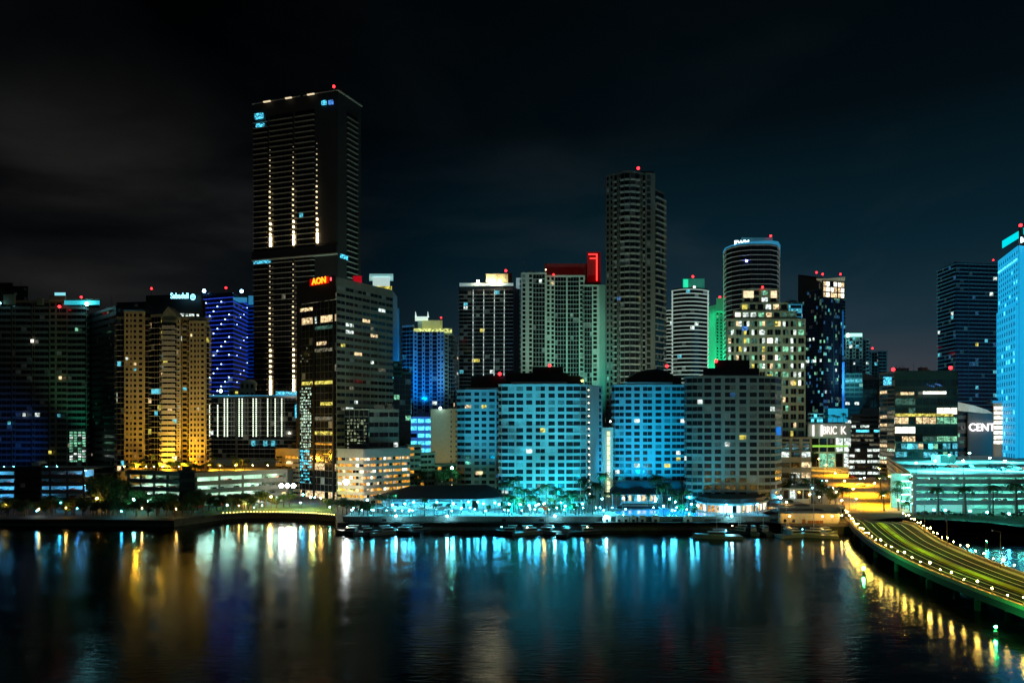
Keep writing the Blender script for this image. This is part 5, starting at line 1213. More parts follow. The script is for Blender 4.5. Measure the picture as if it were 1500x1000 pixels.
L7, g_7 = 'tree in front of the cream parking deck by the park', 'trees by the cream parking deck'
for px, Y, s in ((298, 258, .8), (306, 262, .9), (318, 262, .9), (330, 264, .7), (342, 266, .9), (352, 268, 1.0), (360, 267, .8), (372, 270, .9), (381, 270, 1.0), (388, 272, 1.0), (397, 272, 1.0), (405, 270, .8), (416, 274, .8), (424, 276, .8), (365, 266, .6), (486, 262, .8), (495, 258, .9), (502, 256, .9), (508, 252, .9), (515, 250, .9), (478, 268, .7)):
    tree(px, Y, G0, s, L7, g_7)
for k in range(46): tree(rnd.uniform(150, 400), rnd.uniform(262, 266), G0, rnd.uniform(.7, 1.15), L7, g_7)
L8, g_8 = 'small tree in the golden lit roof garden of the podium', 'trees in the golden roof garden'
for k in range(52): 
    px = rnd.uniform(185, 415); (palm if rnd.random() < .4 else tree)(px, rnd.uniform(288, 297) if px < 300 else rnd.uniform(298, 325), 15.4, rnd.uniform(.35, .75), L8, g_8)
for k in range(16): tree(rnd.uniform(126, 186), rnd.uniform(262, 280), G0, rnd.uniform(1.2, 1.9), 'tall dark tree in the gap between the blue lit and cream parking decks', 'tall trees between the parking decks')
L9, g_9 = 'round clipped bush at the foot of the cyan parking deck', 'bushes before the cyan parking deck'
for k, px in enumerate((1346, 1358, 1368, 1381, 1390, 1398, 1408, 1434, 1447, 1453, 1470, 1484, 1494)): tree(px, 250 - k * .4, G0 - .6, .35, L9, g_9)
for px, Y, s in ((1212, 503, .9), (1220, 504, 1.0), (1227, 503, .9), (1236, 504, 1.0), (1241, 503, .8)): palm(px, Y, PZ(620.4, 505), s, 'small palm on the roof terrace above the giant letters', 'palms above the giant letters')
for px in (1478, 1484, 1490, 1496): tree(px, 398, G0 + 10, 1.0, 'tree at the foot of the apricot lit stair building', 'trees by the stair building')
for px, Y in ((640, 300), (647, 297), (653, 299), (660, 301), (667, 298), (622, 300), (612, 298)): tree(px, Y, 8, 1.2, 'tree between the terraced building and the pavilion roof', 'trees behind the pavilion')
hill = MB(); hill.prism([V2(600, 293), V2(678, 293), V2(680, 308), V2(596, 308)], G0, 8.2); tag(obj('garden_terrace', hill, GRASS), kind='structure')

# lamps -------------------------------------------------
def lamp_proto(name, h, r, m, label, cat='street lamp', arm=0, armd=0):
    o = empty(name, (0, 0, 0), label, cat)
    mb = MB(); mb.tube((0, 0, 0), (0, 0, h), .09, .055, 7); mb.tube((0, 0, 0), (0, 0, .35), .17, .13, 8)
    if arm: mb.tube((0, 0, h - .05), (-arm, 0, h + .35), .05, .04, 6)
    obj('post', mb, METAL, o)
    mb = MB(); mb.ball((-arm, 0, h + (r if not arm else .35 - r * .6)), r, 8, 6, .9 if not arm else .5); obj('lamp_globe', mb, m, o)
    mb = MB(); mb.tube((-arm, 0, h + (2 * r if not arm else .35)), (-arm, 0, h + (2 * r + .12 if not arm else .5)), r * .5, r * .15, 8); obj('lamp_cap', mb, METAL, o)
    return o
LS = 1.0
PC = lamp_proto('garden_lamp', 3.2, .30, glow('globe_cyan', (.05, .62, 1), 280 * LS), 'cyan globe lamp on the hotel terrace')
PCs = lamp_proto('garden_lamp', 1.6, .2, glow('globe_cyan_small', (.08, .8, 1), 170 * LS), 'small cyan lamp')
PW = lamp_proto('street_lamp', 4.6, .36, glow('globe_white', (.30, .85, 1), 520 * LS), 'white lamp')
PA = lamp_proto('street_lamp', 5.0, .32, glow('globe_amber', (1, .5, .1), 420 * LS), 'amber lamp')
PG = lamp_proto('garden_lamp', 3.0, .26, glow('globe_teal', (.2, 1, .75), 260 * LS), 'teal lamp')
PT = lamp_proto('street_lamp', 8.0, .42, glow('globe_sodium', (1, .48, .04), 330 * LS), 'sodium lamp', arm=1.6)
PB = lamp_proto('parapet_lamp', 1.0, .17, glow('globe_blush', (1, .60, .09), 330 * LS), 'blush lamp', 'bridge lamp')
PF = lamp_proto('floodlight_mast', 6.0, 1.1, glow('globe_flood', (1, .96, .88), 120 * LS), 'flood mast', 'floodlight')
PN = lamp_proto('green_streak_lamp', .6, .15, glow('globe_green', (.03, 1, .2), 3600), 'green light', 'beacon')  # green lamps added to throw green streaks on the water
tl, tg = 'cyan globe lamp among the palms of the hotel terrace', 'cyan lamps on the hotel terrace'
for px, py in ((538, 738), (575, 749), (593, 747), (606, 744), (640, 744), (664, 746), (686, 742), (700, 743), (708, 746), (725, 744), (731, 748), (746, 748), (762, 748), (775, 750), (789, 748), (785, 751), (822, 744), (828, 751), (844, 750), (853, 747), (882, 735), (913, 734), (961, 735), (981, 735), (960, 741), (989, 743), (1009, 731), (1013, 748), (1022, 750), (1064, 749), (1110, 748), (972, 751), (1140, 731)):
    Y = 236 + (752 - py) * 1.4 + rnd.uniform(-1, 1); z = PZ(py, Y) - 3.5
    if z < TZ - 1.5: z = TZ - 1.0
    place(PC, (PX(px, Y), Y, max(TZ, min(z, TZ + .3))), 0, 1, tl, tg)
tl, tg = 'small cyan path light low on the hotel terrace', 'small path lights on the hotel terrace'
for k in range(44):
    px = rnd.uniform(505, 1020); Y = rnd.uniform(236.5, 247); place(PCs, (PX(px, Y), Y, TZ), 0, 1, tl, tg)
for px, lab in ((580, 'bright white lamp in front of the umbrellas on the quay'), (655, 'bright white lamp before the pavilion front on the quay'), (813, 'bright white lamp on the quay under the middle hotel'), (888, 'bright white lamp above the small white gate house'), (1072, 'bright white lamp on the quay below the curved restaurant')):
    Y = Yt + 1.2; place(PW, (PX(px, Y), Y, QZ), 0, .72, lab)
place(PF, (PX(507, 262), 262, G0 + 4), 0, 1, 'dazzling white floodlight mast at the corner of the orange windowed podium')
for px in (412, 421, 430): place(PF, (PX(px, 278), 278, G0 + 2.5), 0, .8, 'white floodlight mast in the row of three before the tan wing', 'row of three white floodlights')
place(PG, (PX(662, 292), 292, G0 + 8), 0, 2.0, 'bright teal star lamp beside the dim blue hotel')
for px, py in ((1390 - 20, 0), (1411, 0), (1472, 0)): place(PW, (PX(px, 262), 262, zt), 0, 1.0, 'white lamp standing on the roof of the cyan parking deck', 'lamps on the cyan parking deck')
for px, Y in ((1342, 262), (1391, 330), (1450, 300), (1530, 270), (1420, 350)): place(PG, (PX(px, Y), Y, zt), 0, 1.3, 'teal lamp on the roof of the cyan parking deck', 'teal lamps on the cyan parking deck')
tl, tg = 'sodium street lamp leaning over the orange street', 'sodium lamps along the orange street'
RL = [(1244, 746), (1232, 731), (1219, 716), (1206, 700), (1196, 688)]; RR = [(1322, 741), (1308, 722), (1292, 707), (1272, 694), (1252, 684)]
for k, (a, c_) in enumerate(zip(RL, RR)):
    for q, rz in ((a, math.pi), (c_, 0)):
        p = GP(q[0], q[1], G0); place(PT, (p.x, p.y, G0), rz, 1.0, tl, tg)
for px, py, pr_ in ((1190, 715, PC), (1204, 703, PC), (1211, 707, PW), (1200, 735, PA), (1186, 731, PA), (1152, 744, PA), (1144, 735, PW), (1260, 700, PC), (1266, 702, PW), (1233, 741, PA), (1225, 727, PA), (1220, 720, PA), (1254, 738, PA), (1281, 712, PA), (1316, 740, PA), (1288, 703, PA)):
    p = GP(px, py + 8, G0); place(pr_, (p.x, p.y, G0), 0, .8, {'PC': ''}.get('', 'lamp') and ('lamp glowing among the trees beside the orange street'), 'lamps beside the orange street')
for px, Y in ((1157, 227.5), (1205, 227), (1219, 227.5), (1233, 229)): place(PA, (PX(px, Y), Y, G0), 0, .5, 'amber lamp on the quay edge by the dock house', 'amber lamps by the dock house')
for px, Y in ((1368, 236), (1385, 235), (1421, 233), (1446, 230), (1478, 226)): place(PC, (PX(px, Y), Y, G0 - .2), 0, 1.1, 'cyan lamp on the dark bank below the cyan parking deck', 'cyan lamps on the dark bank')
tl, tg = 'warm lamp on the bridge parapet', 'warm parapet lamps along the bridge'
def walk(P, step, z):
    out = []; acc = 0
    for a, b_ in zip(P, P[1:]):
        L = (b_ - a).length; t = step - acc
        while t < L: out.append(a.lerp(b_, t / L)); t += step
        acc = (acc + L) % step if False else L - (t - step)
    return out
def walk2(P, step):
    out = []; t = 0.0
    for a, b_ in zip(P, P[1:]):
        L = (b_ - a).length
        while t < L: out.append(a.lerp(b_, t / L)); t += step
        t -= L
    return out
for P, s_ in ((Lp, 1), (Rp, 1)):
    for k, p in enumerate(walk2(P[:int(NB * .93)], 4.2)):
        place(PB, (p.x, p.y, 4.66), 0, (.8, .65, 1.2, .7, .95, .6, 1.1)[k % 7], tl, tg)
tl, tg = 'small warm light on the curved quay of the park', 'row of quay lights along the park'
PQ = lamp_proto('quay_light', .45, .13, glow('globe_quay', (1, .62, .14), 22), tl, 'quay light')
qq = [GP(x, y, G0) for x, y in ((327, 753.2), (365, 751.2), (410, 751.3), (455, 752.8), (490, 755.6))]
for p in walk2(qq, 1.2): place(PQ, (p.x, p.y, G0), 0, 1, tl, tg)
tl, tg = 'coloured lamp on the dark left shore', 'lamps on the dark left shore'
for px, pr_, s, Y in ((8, PA, .7, 250), (33, PA, .4, 256), (54, PC, .55, 247), (57, PA, .45, 249), (88, PC, .9, 262), (97, PA, .6, 246), (113, PC, .4, 258), (142, PA, .9, 262), (158, PA, .6, 264), (178, PC, .55, 246), (196, PG, 1.5, 258), (216, PG, 1.3, 257), (208, PA, .5, 248), (258, PA, .5, 247), (283, PG, .4, 262), (312, PG, .9, 268), (333, PG, .6, 264)):
    place(pr_, (PX(px, Y), Y, G0), 0, s, tl, tg)
for px, Y, pr_, s, in ((397, 268, PA, .9), (384, 266, PG, .5), (440, 268, PW, .5), (455, 266, PA, .9), (470, 264, PA, .9), (350, 262, PA, .4), (372, 264, PG, .35), (483, 258, PG, .6), (444, 285, PC, 1.1), (461, 284, PC, .8)):
    place(pr_, (PX(px, Y), Y, G0), 0, s, 'park lamp on the lawn behind the curved quay', 'lamps in the quayside park')
tl, tg = 'amber lamp in the golden roof garden of the podium', 'amber lamps in the golden roof garden'
for px in (182, 198, 214, 226, 238, 250, 262, 275, 290, 305, 322, 345, 370, 392): 
    Y = 291 if px < 290 else 300; place(PA, (PX(px, Y), Y, 15.4), 0, .42, tl, tg)
for px in (6, 20, 34, 60, 68, 84): place(PC, (PX(px, 292), 292, G0 + 13.9), 0, .35, 'small blue white lamp on the roof of the far left parking deck', 'lamps on the far left parking deck')
for px in (983, 1000): pass
for x, y, z, lab in ((PX(1297, 164), 164, 1.6, 'added green lamp low on the near side of the bridge'), (PX(1490, 119), 117, 1.6, 'added green lamp where the bridge leaves the picture')):
    place(PN, (x - 5.5, y - .5, .62), 0, 1, lab)
place(PN, (PX(1445, 200), 200, 1.2), 0, .5, 'faint green lamp on the dark water behind the bridge')
# piles under the green lamps added for the water streaks
for x, y in ((PX(1297, 164) - 5.5, 163.5), (PX(1490, 119) - 5.5, 116.5), (PX(1445, 200), 200)):
    mb = MB(); mb.tube((x, y, -2), (x, y, 1.21 if y > 190 else .62), .35, .35, 8); tag(obj('lamp_pile', mb, METAL), 'added steel pile carrying a green lamp', 'pile', 'piles under the green lights')
# tall thin masts on the bridge
tp = lamp_proto('street_lamp', 8.0, .16, glow('globe_off', (.5, .6, .5), .3, False), 'tall bridge lamp', arm=1.8)
for k in (12, 20, 30, 42, 52):
    p = Rp[k].lerp(Lp[k], .03); place(tp, (p.x, p.y, deckz(k) + .15), 0, 1, 'tall unlit lamp post on the bridge pavement', 'tall lamp posts on the bridge')

# ------------------------------------------------------------------ umbrellas, loungers, boats, cars
um = empty('umbrella', (0, 0, 0), 'white umbrella', 'umbrella')
mb = MB(); mb.tube((0, 0, 0), (0, 0, 2.9), .05, .04, 6); obj('pole', mb, METAL, um)
mb = MB(); c8 = [(2.0 * math.cos(k * math.pi / 4), 2.0 * math.sin(k * math.pi / 4), 2.3) for k in range(8)]
mb.v = [(0, 0, 3.05)] + c8 + [(x, y, 2.05) for x, y, z in c8]; mb.f = [(0, 1 + k, 1 + (k + 1) % 8) for k in range(8)] + [(1 + k, 9 + k, 9 + (k + 1) % 8, 1 + (k + 1) % 8) for k in range(8)]
obj('canopy', mb, mat('umbrella_cloth', (.72, .75, .78), .8, var=.15), um)
for k in range(20):
    px = 548 + k * 6.2 + rnd.uniform(-2, 2); Y = rnd.uniform(238, 246); place(um, (PX(px, Y), Y, TZ), rnd.random(), 1, 'white terrace umbrella in front of the low pavilion', 'white umbrellas before the pavilion')
lo_ = empty('sun_lounger', (0, 0, 0), 'lounger', 'sun lounger')
mb = MB(); mb.box(-.35, .35, -1, .4, .28, .38); obj('seat', mb, mat('lounger_dark', (.03, .03, .04), .7), lo_)
mb = MB(); mb.quadbox([(-.35, .4, .28), (.35, .4, .28), (.35, 1.0, .75), (-.35, 1.0, .75), (-.35, .35, .38), (.35, .35, .38), (.35, .95, .85), (-.35, .95, .85)]); obj('backrest', mb, MATS['lounger_dark'], lo_)
for sx in (-.3, .3):
    for sy in (-.9, .3): mb = MB(); mb.tube((sx, sy, 0), (sx, sy, .28), .03, .03, 5); obj('leg', mb, METAL, lo_)
for k in range(26):
    p = GP(906 + k * 2.25 + (1 if k > 12 else 0), 745.3, TZ); place(lo_, (p.x, p.y, TZ + .01), rnd.uniform(-.1, .1), 1.15, 'dark sun lounger in the row along the far edge of the pool', 'sun loungers along the pool')
# red umbrella / fire-lit spot
rb = empty('parasol', (PX(795, 240), 240, TZ), 'low reddish parasol glowing among the terrace palms', 'parasol')
mb = MB(); mb.ball((PX(795, 240), 240, TZ + 2.2), 1.7, 12, 6, .45); obj('canopy', mb, mat('red_cloth', (.5, .06, .02), .8, emis=(1, .15, .03), es=.15), rb)
mb = MB(); mb.tube((PX(795, 240), 240, TZ), (PX(795, 240), 240, TZ + 2.2), .05, .05, 6); obj('pole', mb, METAL, rb)
place(PA, (PX(797, 242), 242, TZ), 0, .7, 'warm lamp above the reddish parasol on the terrace')
# boats
def boat(label, x, y, rz, L, hullm, mast=0, cabin=1, z=0, grp=None):
    o = empty('motor_boat' if not mast else 'sailing_boat', (x, y, z), label, 'boat', grp, rz); o.rotation_euler = (0, 0, 0)
    Rm = Matrix.Rotation(rz, 4, 'Z'); T = Matrix.Translation(Vector((x, y, z)))
    def put(nm, mb, m):
        me = mb.mesh(nm, m); ob = link(nm, me, o); ob.rotation_euler = (0, 0, rz); return ob
    h = MB(); st = []; N = 9
    for k in range(N):
        t = k / (N - 1); w_ = L * .16 * (1 - max(0, (t - .45) / .55) ** 2.2) + .02; zz = .9 + .5 * t * t; xx = -L / 2 + L * t
        st.append([(xx, -w_, zz), (xx, -w_ * .8, -.15), (xx, w_ * .8, -.15), (xx, w_, zz)])
    for s_ in st: h.v += s_
    for k in range(N - 1):
        for j in range(4): a = k * 4 + j; b_ = k * 4 + (j + 1) % 4; h.f.append((a, b_, b_ + 4, a + 4))
    h.f.append((0, 3, 2, 1)); put('hull', h, hullm)
    if cabin:
        c = MB(); cw = L * .10; c.prism([(-L * .15, -cw), (L * .18, -cw * .7), (L * .18, cw * .7), (-L * .15, cw)], 1.0, 2.1); put('cabin', c, mat('boat_white', (.5, .52, .52), .4))
        c = MB(); c.prism([(-L * .12, -cw * 1.02), (L * .184, -cw * .72), (L * .184, cw * .72), (-L * .12, cw * 1.02)], 1.45, 1.85); put('windscreen', c, GLASS)
        c = MB(); c.prism([(-L * .2, -cw * .9), (L * .08, -cw * .8), (L * .08, cw * .8), (-L * .2, cw * .9)], 2.75, 2.85)
        for qx, qy in ((-L * .18, -cw * .8), (-L * .18, cw * .8), (L * .06, -cw * .7), (L * .06, cw * .7)): c.tube((qx, qy, 2.05), (qx, qy, 2.76), .04, .04, 5)
        put('hardtop', c, MATS['boat_white'])
    rl = MB()
    for sg in (-1, 1):
        for k in range(4, 8): a = st[k][0 if sg < 0 else 3]; b_ = st[k + 1][0 if sg < 0 else 3]; rl.tube((a[0], a[1] * .9, a[2] + .55), (b_[0], b_[1] * .9, b_[2] + .55), .03, .03, 4); rl.tube((a[0], a[1] * .9, a[2] - .05), (a[0], a[1] * .9, a[2] + .55), .025, .025, 4)
    put('rail', rl, METAL)
    if L > 8.9 and rnd.random() < .75:
        c = MB(); c.ball((L * rnd.uniform(-.3, .3), 0, 2.3), .12, 6, 4); put('deck_light', c, glow('boat_warm', (1, .7, .3), 60) if rnd.random() < .6 else MATS['globe_cyan_small'])
    if mast:
        m_ = MB(); m_.tube((0, 0, .9), (0, 0, mast), .09, .05, 6); put('mast', m_, WHITE)
        m_ = MB(); m_.tube((0, 0, 2.0), (-L * .4, 0, 2.1), .12, .1, 6); put('boom', m_, mat('sail_cover', (.1, .2, .35), .8))
        m_ = MB(); m_.tube((0, 0, mast - .2), (L * .48, 0, 1.4), .015, .015, 3); m_.tube((0, 0, mast - .2), (-L * .48, 0, 1.0), .015, .015, 3); put('rigging', m_, METAL)
    return o
HD = mat('hull_dark', (.05, .06, .07), .35); HW = mat('hull_white', (.35, .37, .37), .35)
yb = Yt - 8
boats = [(515, yb, 3.0, 11, HD, 0, 'dark motor boat moored at the left end of the hotel quay'), (538, yb - 1, .2, 9, HW, 0, 'small pale motor boat second from the left end of the quay'),
 (566, yb, .5, 12, HW, 0, 'larger white cabin boat with its bow to the right near the umbrellas'), (593, yb + 1, 2.9, 12, HD, 0, 'dark cabin boat before the left part of the pavilion'),
 (611, yb + 2, .1, 9, HD, 0, 'low dark boat before the middle of the pavilion'), (748, yb, 3.1, 11, HD, 0, 'dark boat moored left of the bright middle quay lamp'), (776, yb - .5, .3, 12, HW, 0, 'pale cabin boat just left of the bright middle quay lamp'),
 (801, yb + 1, 2.8, 11, HW, 13, 'sailing boat with a bare mast beside the middle quay lamp'), (830, yb - 1, 1.2, 12, HD, 0, 'dark boat with its bow toward the bay right of the middle quay lamp'), (860, yb, .1, 10, HD, 0, 'low dark boat before the white gate house'),
 (1050, yb - 8, 3.1, 15, HW, 11, 'long pale sailing boat lying alone off the quay below the restaurant'), (1085, yb + 1, 2.7, 10, HD, 10, 'sailing boat moored right of the restaurant lamp'), (1103, yb, 1.4, 9, HD, 0, 'small dark boat pointing away left of the dock house'),
 (1118, yb, 1.7, 10, HD, 12, 'sailing boat with a tall mast before the right hotel corner'), (1163, 217, .3, 12, HW, 0, 'white cabin boat moored before the cream dock house'), (1152, 220, 1.5, 9, HD, 9, 'dark sailing boat squeezed against the dock house corner'),
 (1192, 217, 2.8, 14, HW, 19, 'sailing boat with the tallest mast before the brown dock doors'), (1210, 219, .4, 10, HW, 0, 'pale motor boat before the right end of the dock house')]
for px, y, rz, L, hm, ms, lab in boats: boat(lab, PX(px, y), y, rz, L, hm, ms)
# floating docks
for a, c_, y in ((492, 625, yb + 3.6), (735, 880, yb + 3.6), (1020, 1140, yb + 3.6)):
    mb = MB(); mb.box(PX(a, y), PX(c_, y), y - .8, y + .8, .25, .55)
    for k in range(int((c_ - a) / 12)): x = PX(a + 6 + k * 12, y); mb.tube((x, y + .95, -2), (x, y + .95, 2.2), .16, .14, 7)
    tag(obj('floating_dock', mb, mat('dock_planks', (.12, .11, .09), .85)), {492: 'floating dock below the pavilion terrace', 735: 'floating dock below the bright middle hotel', 1020: 'floating dock below the curved restaurant'}[a], 'dock')
# parked cars
def car_proto(m):
    o = empty('parked_car', (0, 0, 0), 'car', 'car')
    mb = MB(); prof = [(-2.1, .35), (-2.15, .75), (-1.9, .95), (-1.45, 1.0), (-.95, 1.42), (.45, 1.42), (1.1, .98), (1.95, .85), (2.15, .6), (2.1, .35)]
    n_ = len(prof); w_ = .85
    for sg in (-1, 1): mb.v += [(x, sg * (w_ if z < 1.1 else w_ * .78), z) for x, z in prof]
    mb.f = [tuple(range(n_)), tuple(reversed(range(n_, 2 * n_)))] + [(i, n_ + i, n_ + (i + 1) % n_, (i + 1) % n_) for i in range(n_)]
    obj('body', mb, m, o)
    mb = MB(); mb.quad((1.06, -.7, 1.02), (1.06, .7, 1.02), (.5, .64, 1.40), (.5, -.64, 1.40)); 
    for i, (x, y, z) in enumerate(mb.v): mb.v[i] = (x + .04, y, z + .04)
    obj('windscreen', mb, GLASS, o)
    for sg in (-1, 1):
        mb = MB(); mb.quad((-1.3, sg * .84, 1.03), (.95, sg * .84, 1.0), (.4, sg * .70, 1.36), (-.9, sg * .70, 1.36)); obj('side_window', mb, GLASS, o)
        for x in (-1.35, 1.35): mb = MB(); mb.tube((x, sg * .7, .33), (x, sg * .9, .33), .33, .33, 12); obj('wheel', mb, BLACK, o)
    return o
CARS = [car_proto(mat('car_silver', (.45, .46, .47), .3, .4)), car_proto(mat('car_dark', (.03, .035, .05), .3, .3)), car_proto(mat('car_white', (.7, .7, .7), .3)), car_proto(mat('car_red', (.4, .03, .02), .3))]
for gi, (A_, u_, n_, W_, zs_, D_, gr_) in enumerate((g1, g2, g3, g4)):
    lab = ('car parked on an open floor of the cyan parking deck', 'car parked on an open floor of the cream parking deck', 'car parked in the dark wing beside the cream deck', 'car parked in the blue lit deck at the far left')[gi]
    grp = ('cars in the cyan deck', 'cars in the cream deck', 'cars in the dark deck wing', 'cars in the blue lit deck')[gi]
    for k in range(len(zs_) - 1):
        for j in range(int(W_ / 3.0)):
            x = 2 + j * 3.0
            if rnd.random() > (.28, .6, .5, .5)[gi] or A_.x + u_.x * x > 200: continue
            if A_.x + u_.x * x < -.78 * A_.y: continue
            p = A_ + u_ * x - n_ * 3.2; place(rnd.choice(CARS), (p.x, p.y, zs_[k] + .02), math.atan2(n_.y, n_.x) + (math.pi if rnd.random() < .5 else 0), 1, lab, grp)
for k in range(16):
    f0 = rnd.random(); g0 = rnd.choice((.1, .2, .32)); A_, u_, n_, W_, zs_, D_, gr_ = g1; p = A_ + D_ * g0 + u_ * (6 + 60 * f0); place(rnd.choice(CARS), (p.x, p.y, zs_[-1] + .02), math.pi / 2, 1, 'car parked on the roof of the cyan parking deck', 'cars on the cyan deck roof')
for px, py in ((1168, 716), (1176, 718), (1160, 719), (1172, 726), (1247, 700), (1262, 712), (1228, 690), (1241, 688), (1256, 704)):
    p = GP(px, py, G0); place(rnd.choice(CARS), (p.x, p.y, G0 + .05), rnd.uniform(1.2, 2), 1, 'car by the orange street and the dock house yard', 'cars near the orange street')
# traffic signals at the far crossing
for px, lab, m in ((1236, 'red traffic signal at the far end of the orange street', RED), (1229, 'second red traffic signal by the mall end of the street', RED), (1294, 'green traffic signal where the street meets the bridge', MATS['globe_green'])):
    p = GP(px, 684 if px < 1290 else 748, G0); o = empty('traffic_signal', p, lab, 'traffic light')
    mb = MB(); mb.tube((p.x, p.y, G0), (p.x, p.y, G0 + 5.5), .1, .08, 6); obj('post', mb, METAL, o)
    mb = MB(); mb.box(p.x - .25, p.x + .25, p.y - .2, p.y + .1, G0 + 5.2, G0 + 6.4); obj('housing', mb, BLACK, o)
    mb = MB(); mb.ball((p.x, p.y - .3, G0 + 5.9), .35 if px < 1290 else .16, 8, 5); obj('signal_light', mb, m if px < 1290 else glow('signal_green', (.1, 1, .2), 300), o)

# ------------------------------------------------------------------ unseen spots: hotel floodlighting, street light, added tower and bridge light
CY = (.02, .60, 1); BLU = (.0, .33, .9)
def fl(px, Y, z, tpx, tY, tz, col, pw, ang=80): return flood((PX(px, Y), Y, z), (PX(tpx, tY), tY, tz), col, pw, ang)
for px in (752, 792, 832): fl(px, 238, TZ + 1.5, px, 273, 24, (.0, .56, .92), 46000, 92)
for px in (765, 810): fl(px, 232, TZ + 2, px, 273, 44, (.05, .72, 1), 60000, 60)
for px in (760, 800, 840): fl(px, 258, TZ + .5, px, 273, 11, (.03, .85, 1), 8500, 110)
fl(886, 250, 14, 874, 284, 26, (.0, .6, .9), 16000, 75)
for px in (690, 715): fl(px, 268, 17, px, 317, 42, (.0, .46, .82), 38000, 60)
for px in (915, 950, 985): fl(px, 268, TZ + 8.5, px, 306, 26, (.0, .45, .92), 34000, 96)
fl(1000, 238, TZ + 1, 1010, 268, 16, (.0, .66, 1), 20000, 70)
fl(1070, 225, TZ + 2, 1075, 265, 28, (.12, .64, .66), 11000, 84)
fl(1145, 238, 8, 1132, 268, 20, (1, .72, .35), 1500, 60)
for px in (900, 940, 985, 1015): fl(px, 244, TZ + 9, px - 5, 240, TZ, (.15, .9, 1), 3000, 120)
for px in (580, 625, 670, 715, 760, 810, 850): fl(px, 240, TZ + 7, px, 244, TZ, (.15, .85, 1), 2200, 130)
for px in (585, 615, 645, 680): fl(px, 246, TZ + 1, px, 256, TZ + 3, (.02, .65, 1), 1500, 120)
# golden condominium
for px, pw in ((195, 9000), (225, 9000), (250, 15000), (278, 15000), (300, 13000)): fl(px, 284, 17, px + 2, 298, 38, (1, .60, .07), pw * .95, 80)
for px in (200, 240, 280): fl(px, 268, 25, px, 298, 70, (.95, .88, .6), 3600, 80)
for px in (200, 235, 270, 310, 350): point((PX(px, 292 if px < 290 else 302), 292 if px < 290 else 302, 18.5), (1, .45, .02), 9000)
# green balcony stack and blue wash at the far left
fl(118, 321, 20, 114, 333, 52, (.04, 1, .5), 22000, 56); fl(14, 305, 19, 14, 334, 30, (.0, .16, 1), 15000, 70); fl(84, 300, 20, 84, 333, 66, (.9, .8, .45), 7000, 50)
# towers: unseen spots added in place of the ambient city glow
fl(606, 396, 52, 622, 420, 74, (.0, .30, 1), 52000, 120); fl(588, 410, 60, 579, 428, 80, (.05, .6, .8), 9000, 90); fl(560, 375, 75, 560, 398, 85, (.5, .8, .7), 5000, 110); fl(668, 405, 60, 662, 428, 70, (.5, 1, .9), 5000, 110)
fl(840, 380, 52, 868, 430, 80, (.05, .95, .75), 52000, 80); fl(800, 372, 60, 815, 432, 92, (.55, .95, .75), 60000, 85)
fl(930, 340, 50, 925, 402, 105, (.68, .95, .78), 110000, 95)
fl(1044, 540, 50, 1042, 568, 95, (.0, 1, .45), 260000, 130); fl(1030, 556, 130, 1042, 568, 110, (.0, 1, .45), 12000, 120)
fl(1120, 300, 60, 1125, 345, 75, (.7, .95, .6), 20000, 95)
fl(520, 250, 40, 535, 305, 70, (.74, .9, .6), 11000, 95)
fl(515, 262, 8, 530, 276, 16, (1, .85, .6), 2200, 110); fl(575, 268, 6, 570, 282, 14, (1, .55, .1), 2200, 110); fl(415, 290, 6, 420, 312, 14, (1, .7, .3), 1500, 100)
fl(700, 430, 60, 720, 480, 95, (.4, .8, .9), 9000, 100)
fl(1430, 440, 50, 1425, 520, 110, (.05, .45, .8), 95000, 85); fl(1200, 500, 40, 1212, 540, 70, (.05, .55, .75), 9000, 110)
fl(1215, 470, 14, 1215, 505, 26, (.8, 1, .85), 9000, 110); fl(645, 330, 12, 645, 345, 28, (1, .9, .5), 1500, 100)
fl(425, 380, 45, 420, 441, 130, (1, .9, .72), 60000, 85); fl(545, 425, 60, 515, 455, 150, (.4, 1, .85), 130000, 85); fl(370, 372, 30, 375, 398, 34, (.9, .9, .7), 3500, 120)
fl(1005, 500, 60, 1010, 522, 90, (.6, 1, .8), 6000, 120); fl(1100, 480, 95, 1100, 519, 130, (.5, .8, 1), 7000, 110)
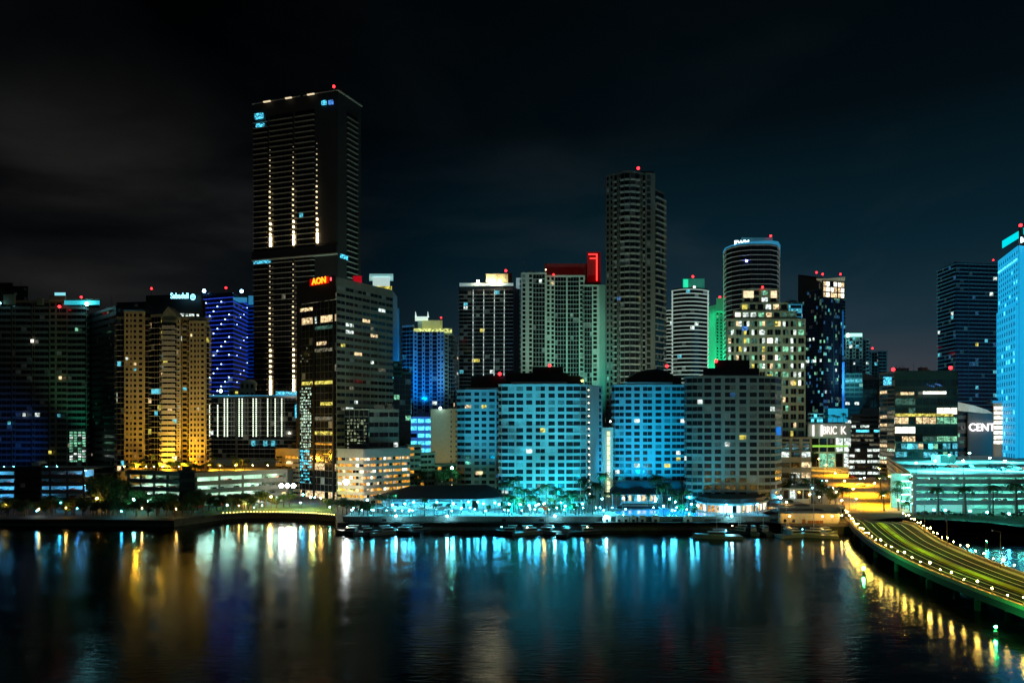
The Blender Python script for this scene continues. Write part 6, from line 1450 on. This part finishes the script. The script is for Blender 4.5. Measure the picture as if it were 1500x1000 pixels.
fl(1252, 520, 60, 1252, 560, 95, (.4, 1, .9), 40000, 110); fl(1280, 560, 60, 1280, 600, 90, (.2, .7, .8), 26000, 110)
# road lighting from the sodium lamps
for k, (a, c_) in enumerate(zip(RL, RR)):
    p = GP(a[0], a[1], G0).lerp(GP(c_[0], c_[1], G0), .5)
    flood((p.x - 3, p.y, G0 + 8.6), (p.x - 3, p.y + .1, G0), (1, .42, .008), 60000 + 22000 * k, 140, .4); flood((p.x + 4, p.y + 9, G0 + 8.6), (p.x + 4, p.y + 9.1, G0), (1, .42, .008), 60000 + 22000 * k, 140, .4)
fl(1226, 430, 16, 1228, 431, 2, (1, .42, .01), 60000, 150); fl(1216, 480, 16, 1218, 482, 2, (1, .5, .05), 60000, 150)
fl(1215, 520, 16, 1218, 500, 4, (.9, 1, .8), 9000, 130)
# parking roof and bridge light
for px, Y in ((1370, 275), (1420, 285), (1480, 280), (1400, 340), (1360, 330), (1470, 340)): fl(px, Y, zt + 9, px, Y + 1, zt, (.08, .9, .95), 80000, 150)
for k in (8, 16, 24, 33, 42, 51):
    p = Lp[k].lerp(Rp[k], .5); flood((p.x, p.y, 12.5), (p.x, p.y + .1, 3.9), (.5, 1, .12), 2600, 140, .3)  # added unseen spots give the deck the yellow-green traffic glow
for px in (1360, 1420, 1480): fl(px, 232, 10, px, 252, 10, (.2, .9, .7), 1500, 120)
fl(1305, 300, 8, 1325, 300, 10, (.7, .9, .6), 3000, 130)
# park, quay, shore
point((PX(395, 266), 266, 6), (1, .45, .05), 3000); point((PX(458, 264), 264, 7), (.9, .95, .2), 3800); point((PX(425, 264), 264, 7), (.75, 1, .2), 3000); point((PX(360, 262), 262, 5), (.9, .85, .3), 900)
point((PX(5, 250), 250, 6), (1, .6, .15), 500); fl(1185, 222, 8, 1190, 232, 5, (1, .85, .5), 700, 120); fl(1080, 226, 10, 1080, 235, 4, (.5, .9, .9), 900, 140)
for px in (600, 700, 800, 900, 1000): fl(px, 226, 9, px, 236, 4, (.2, .75, .8), 700, 150)
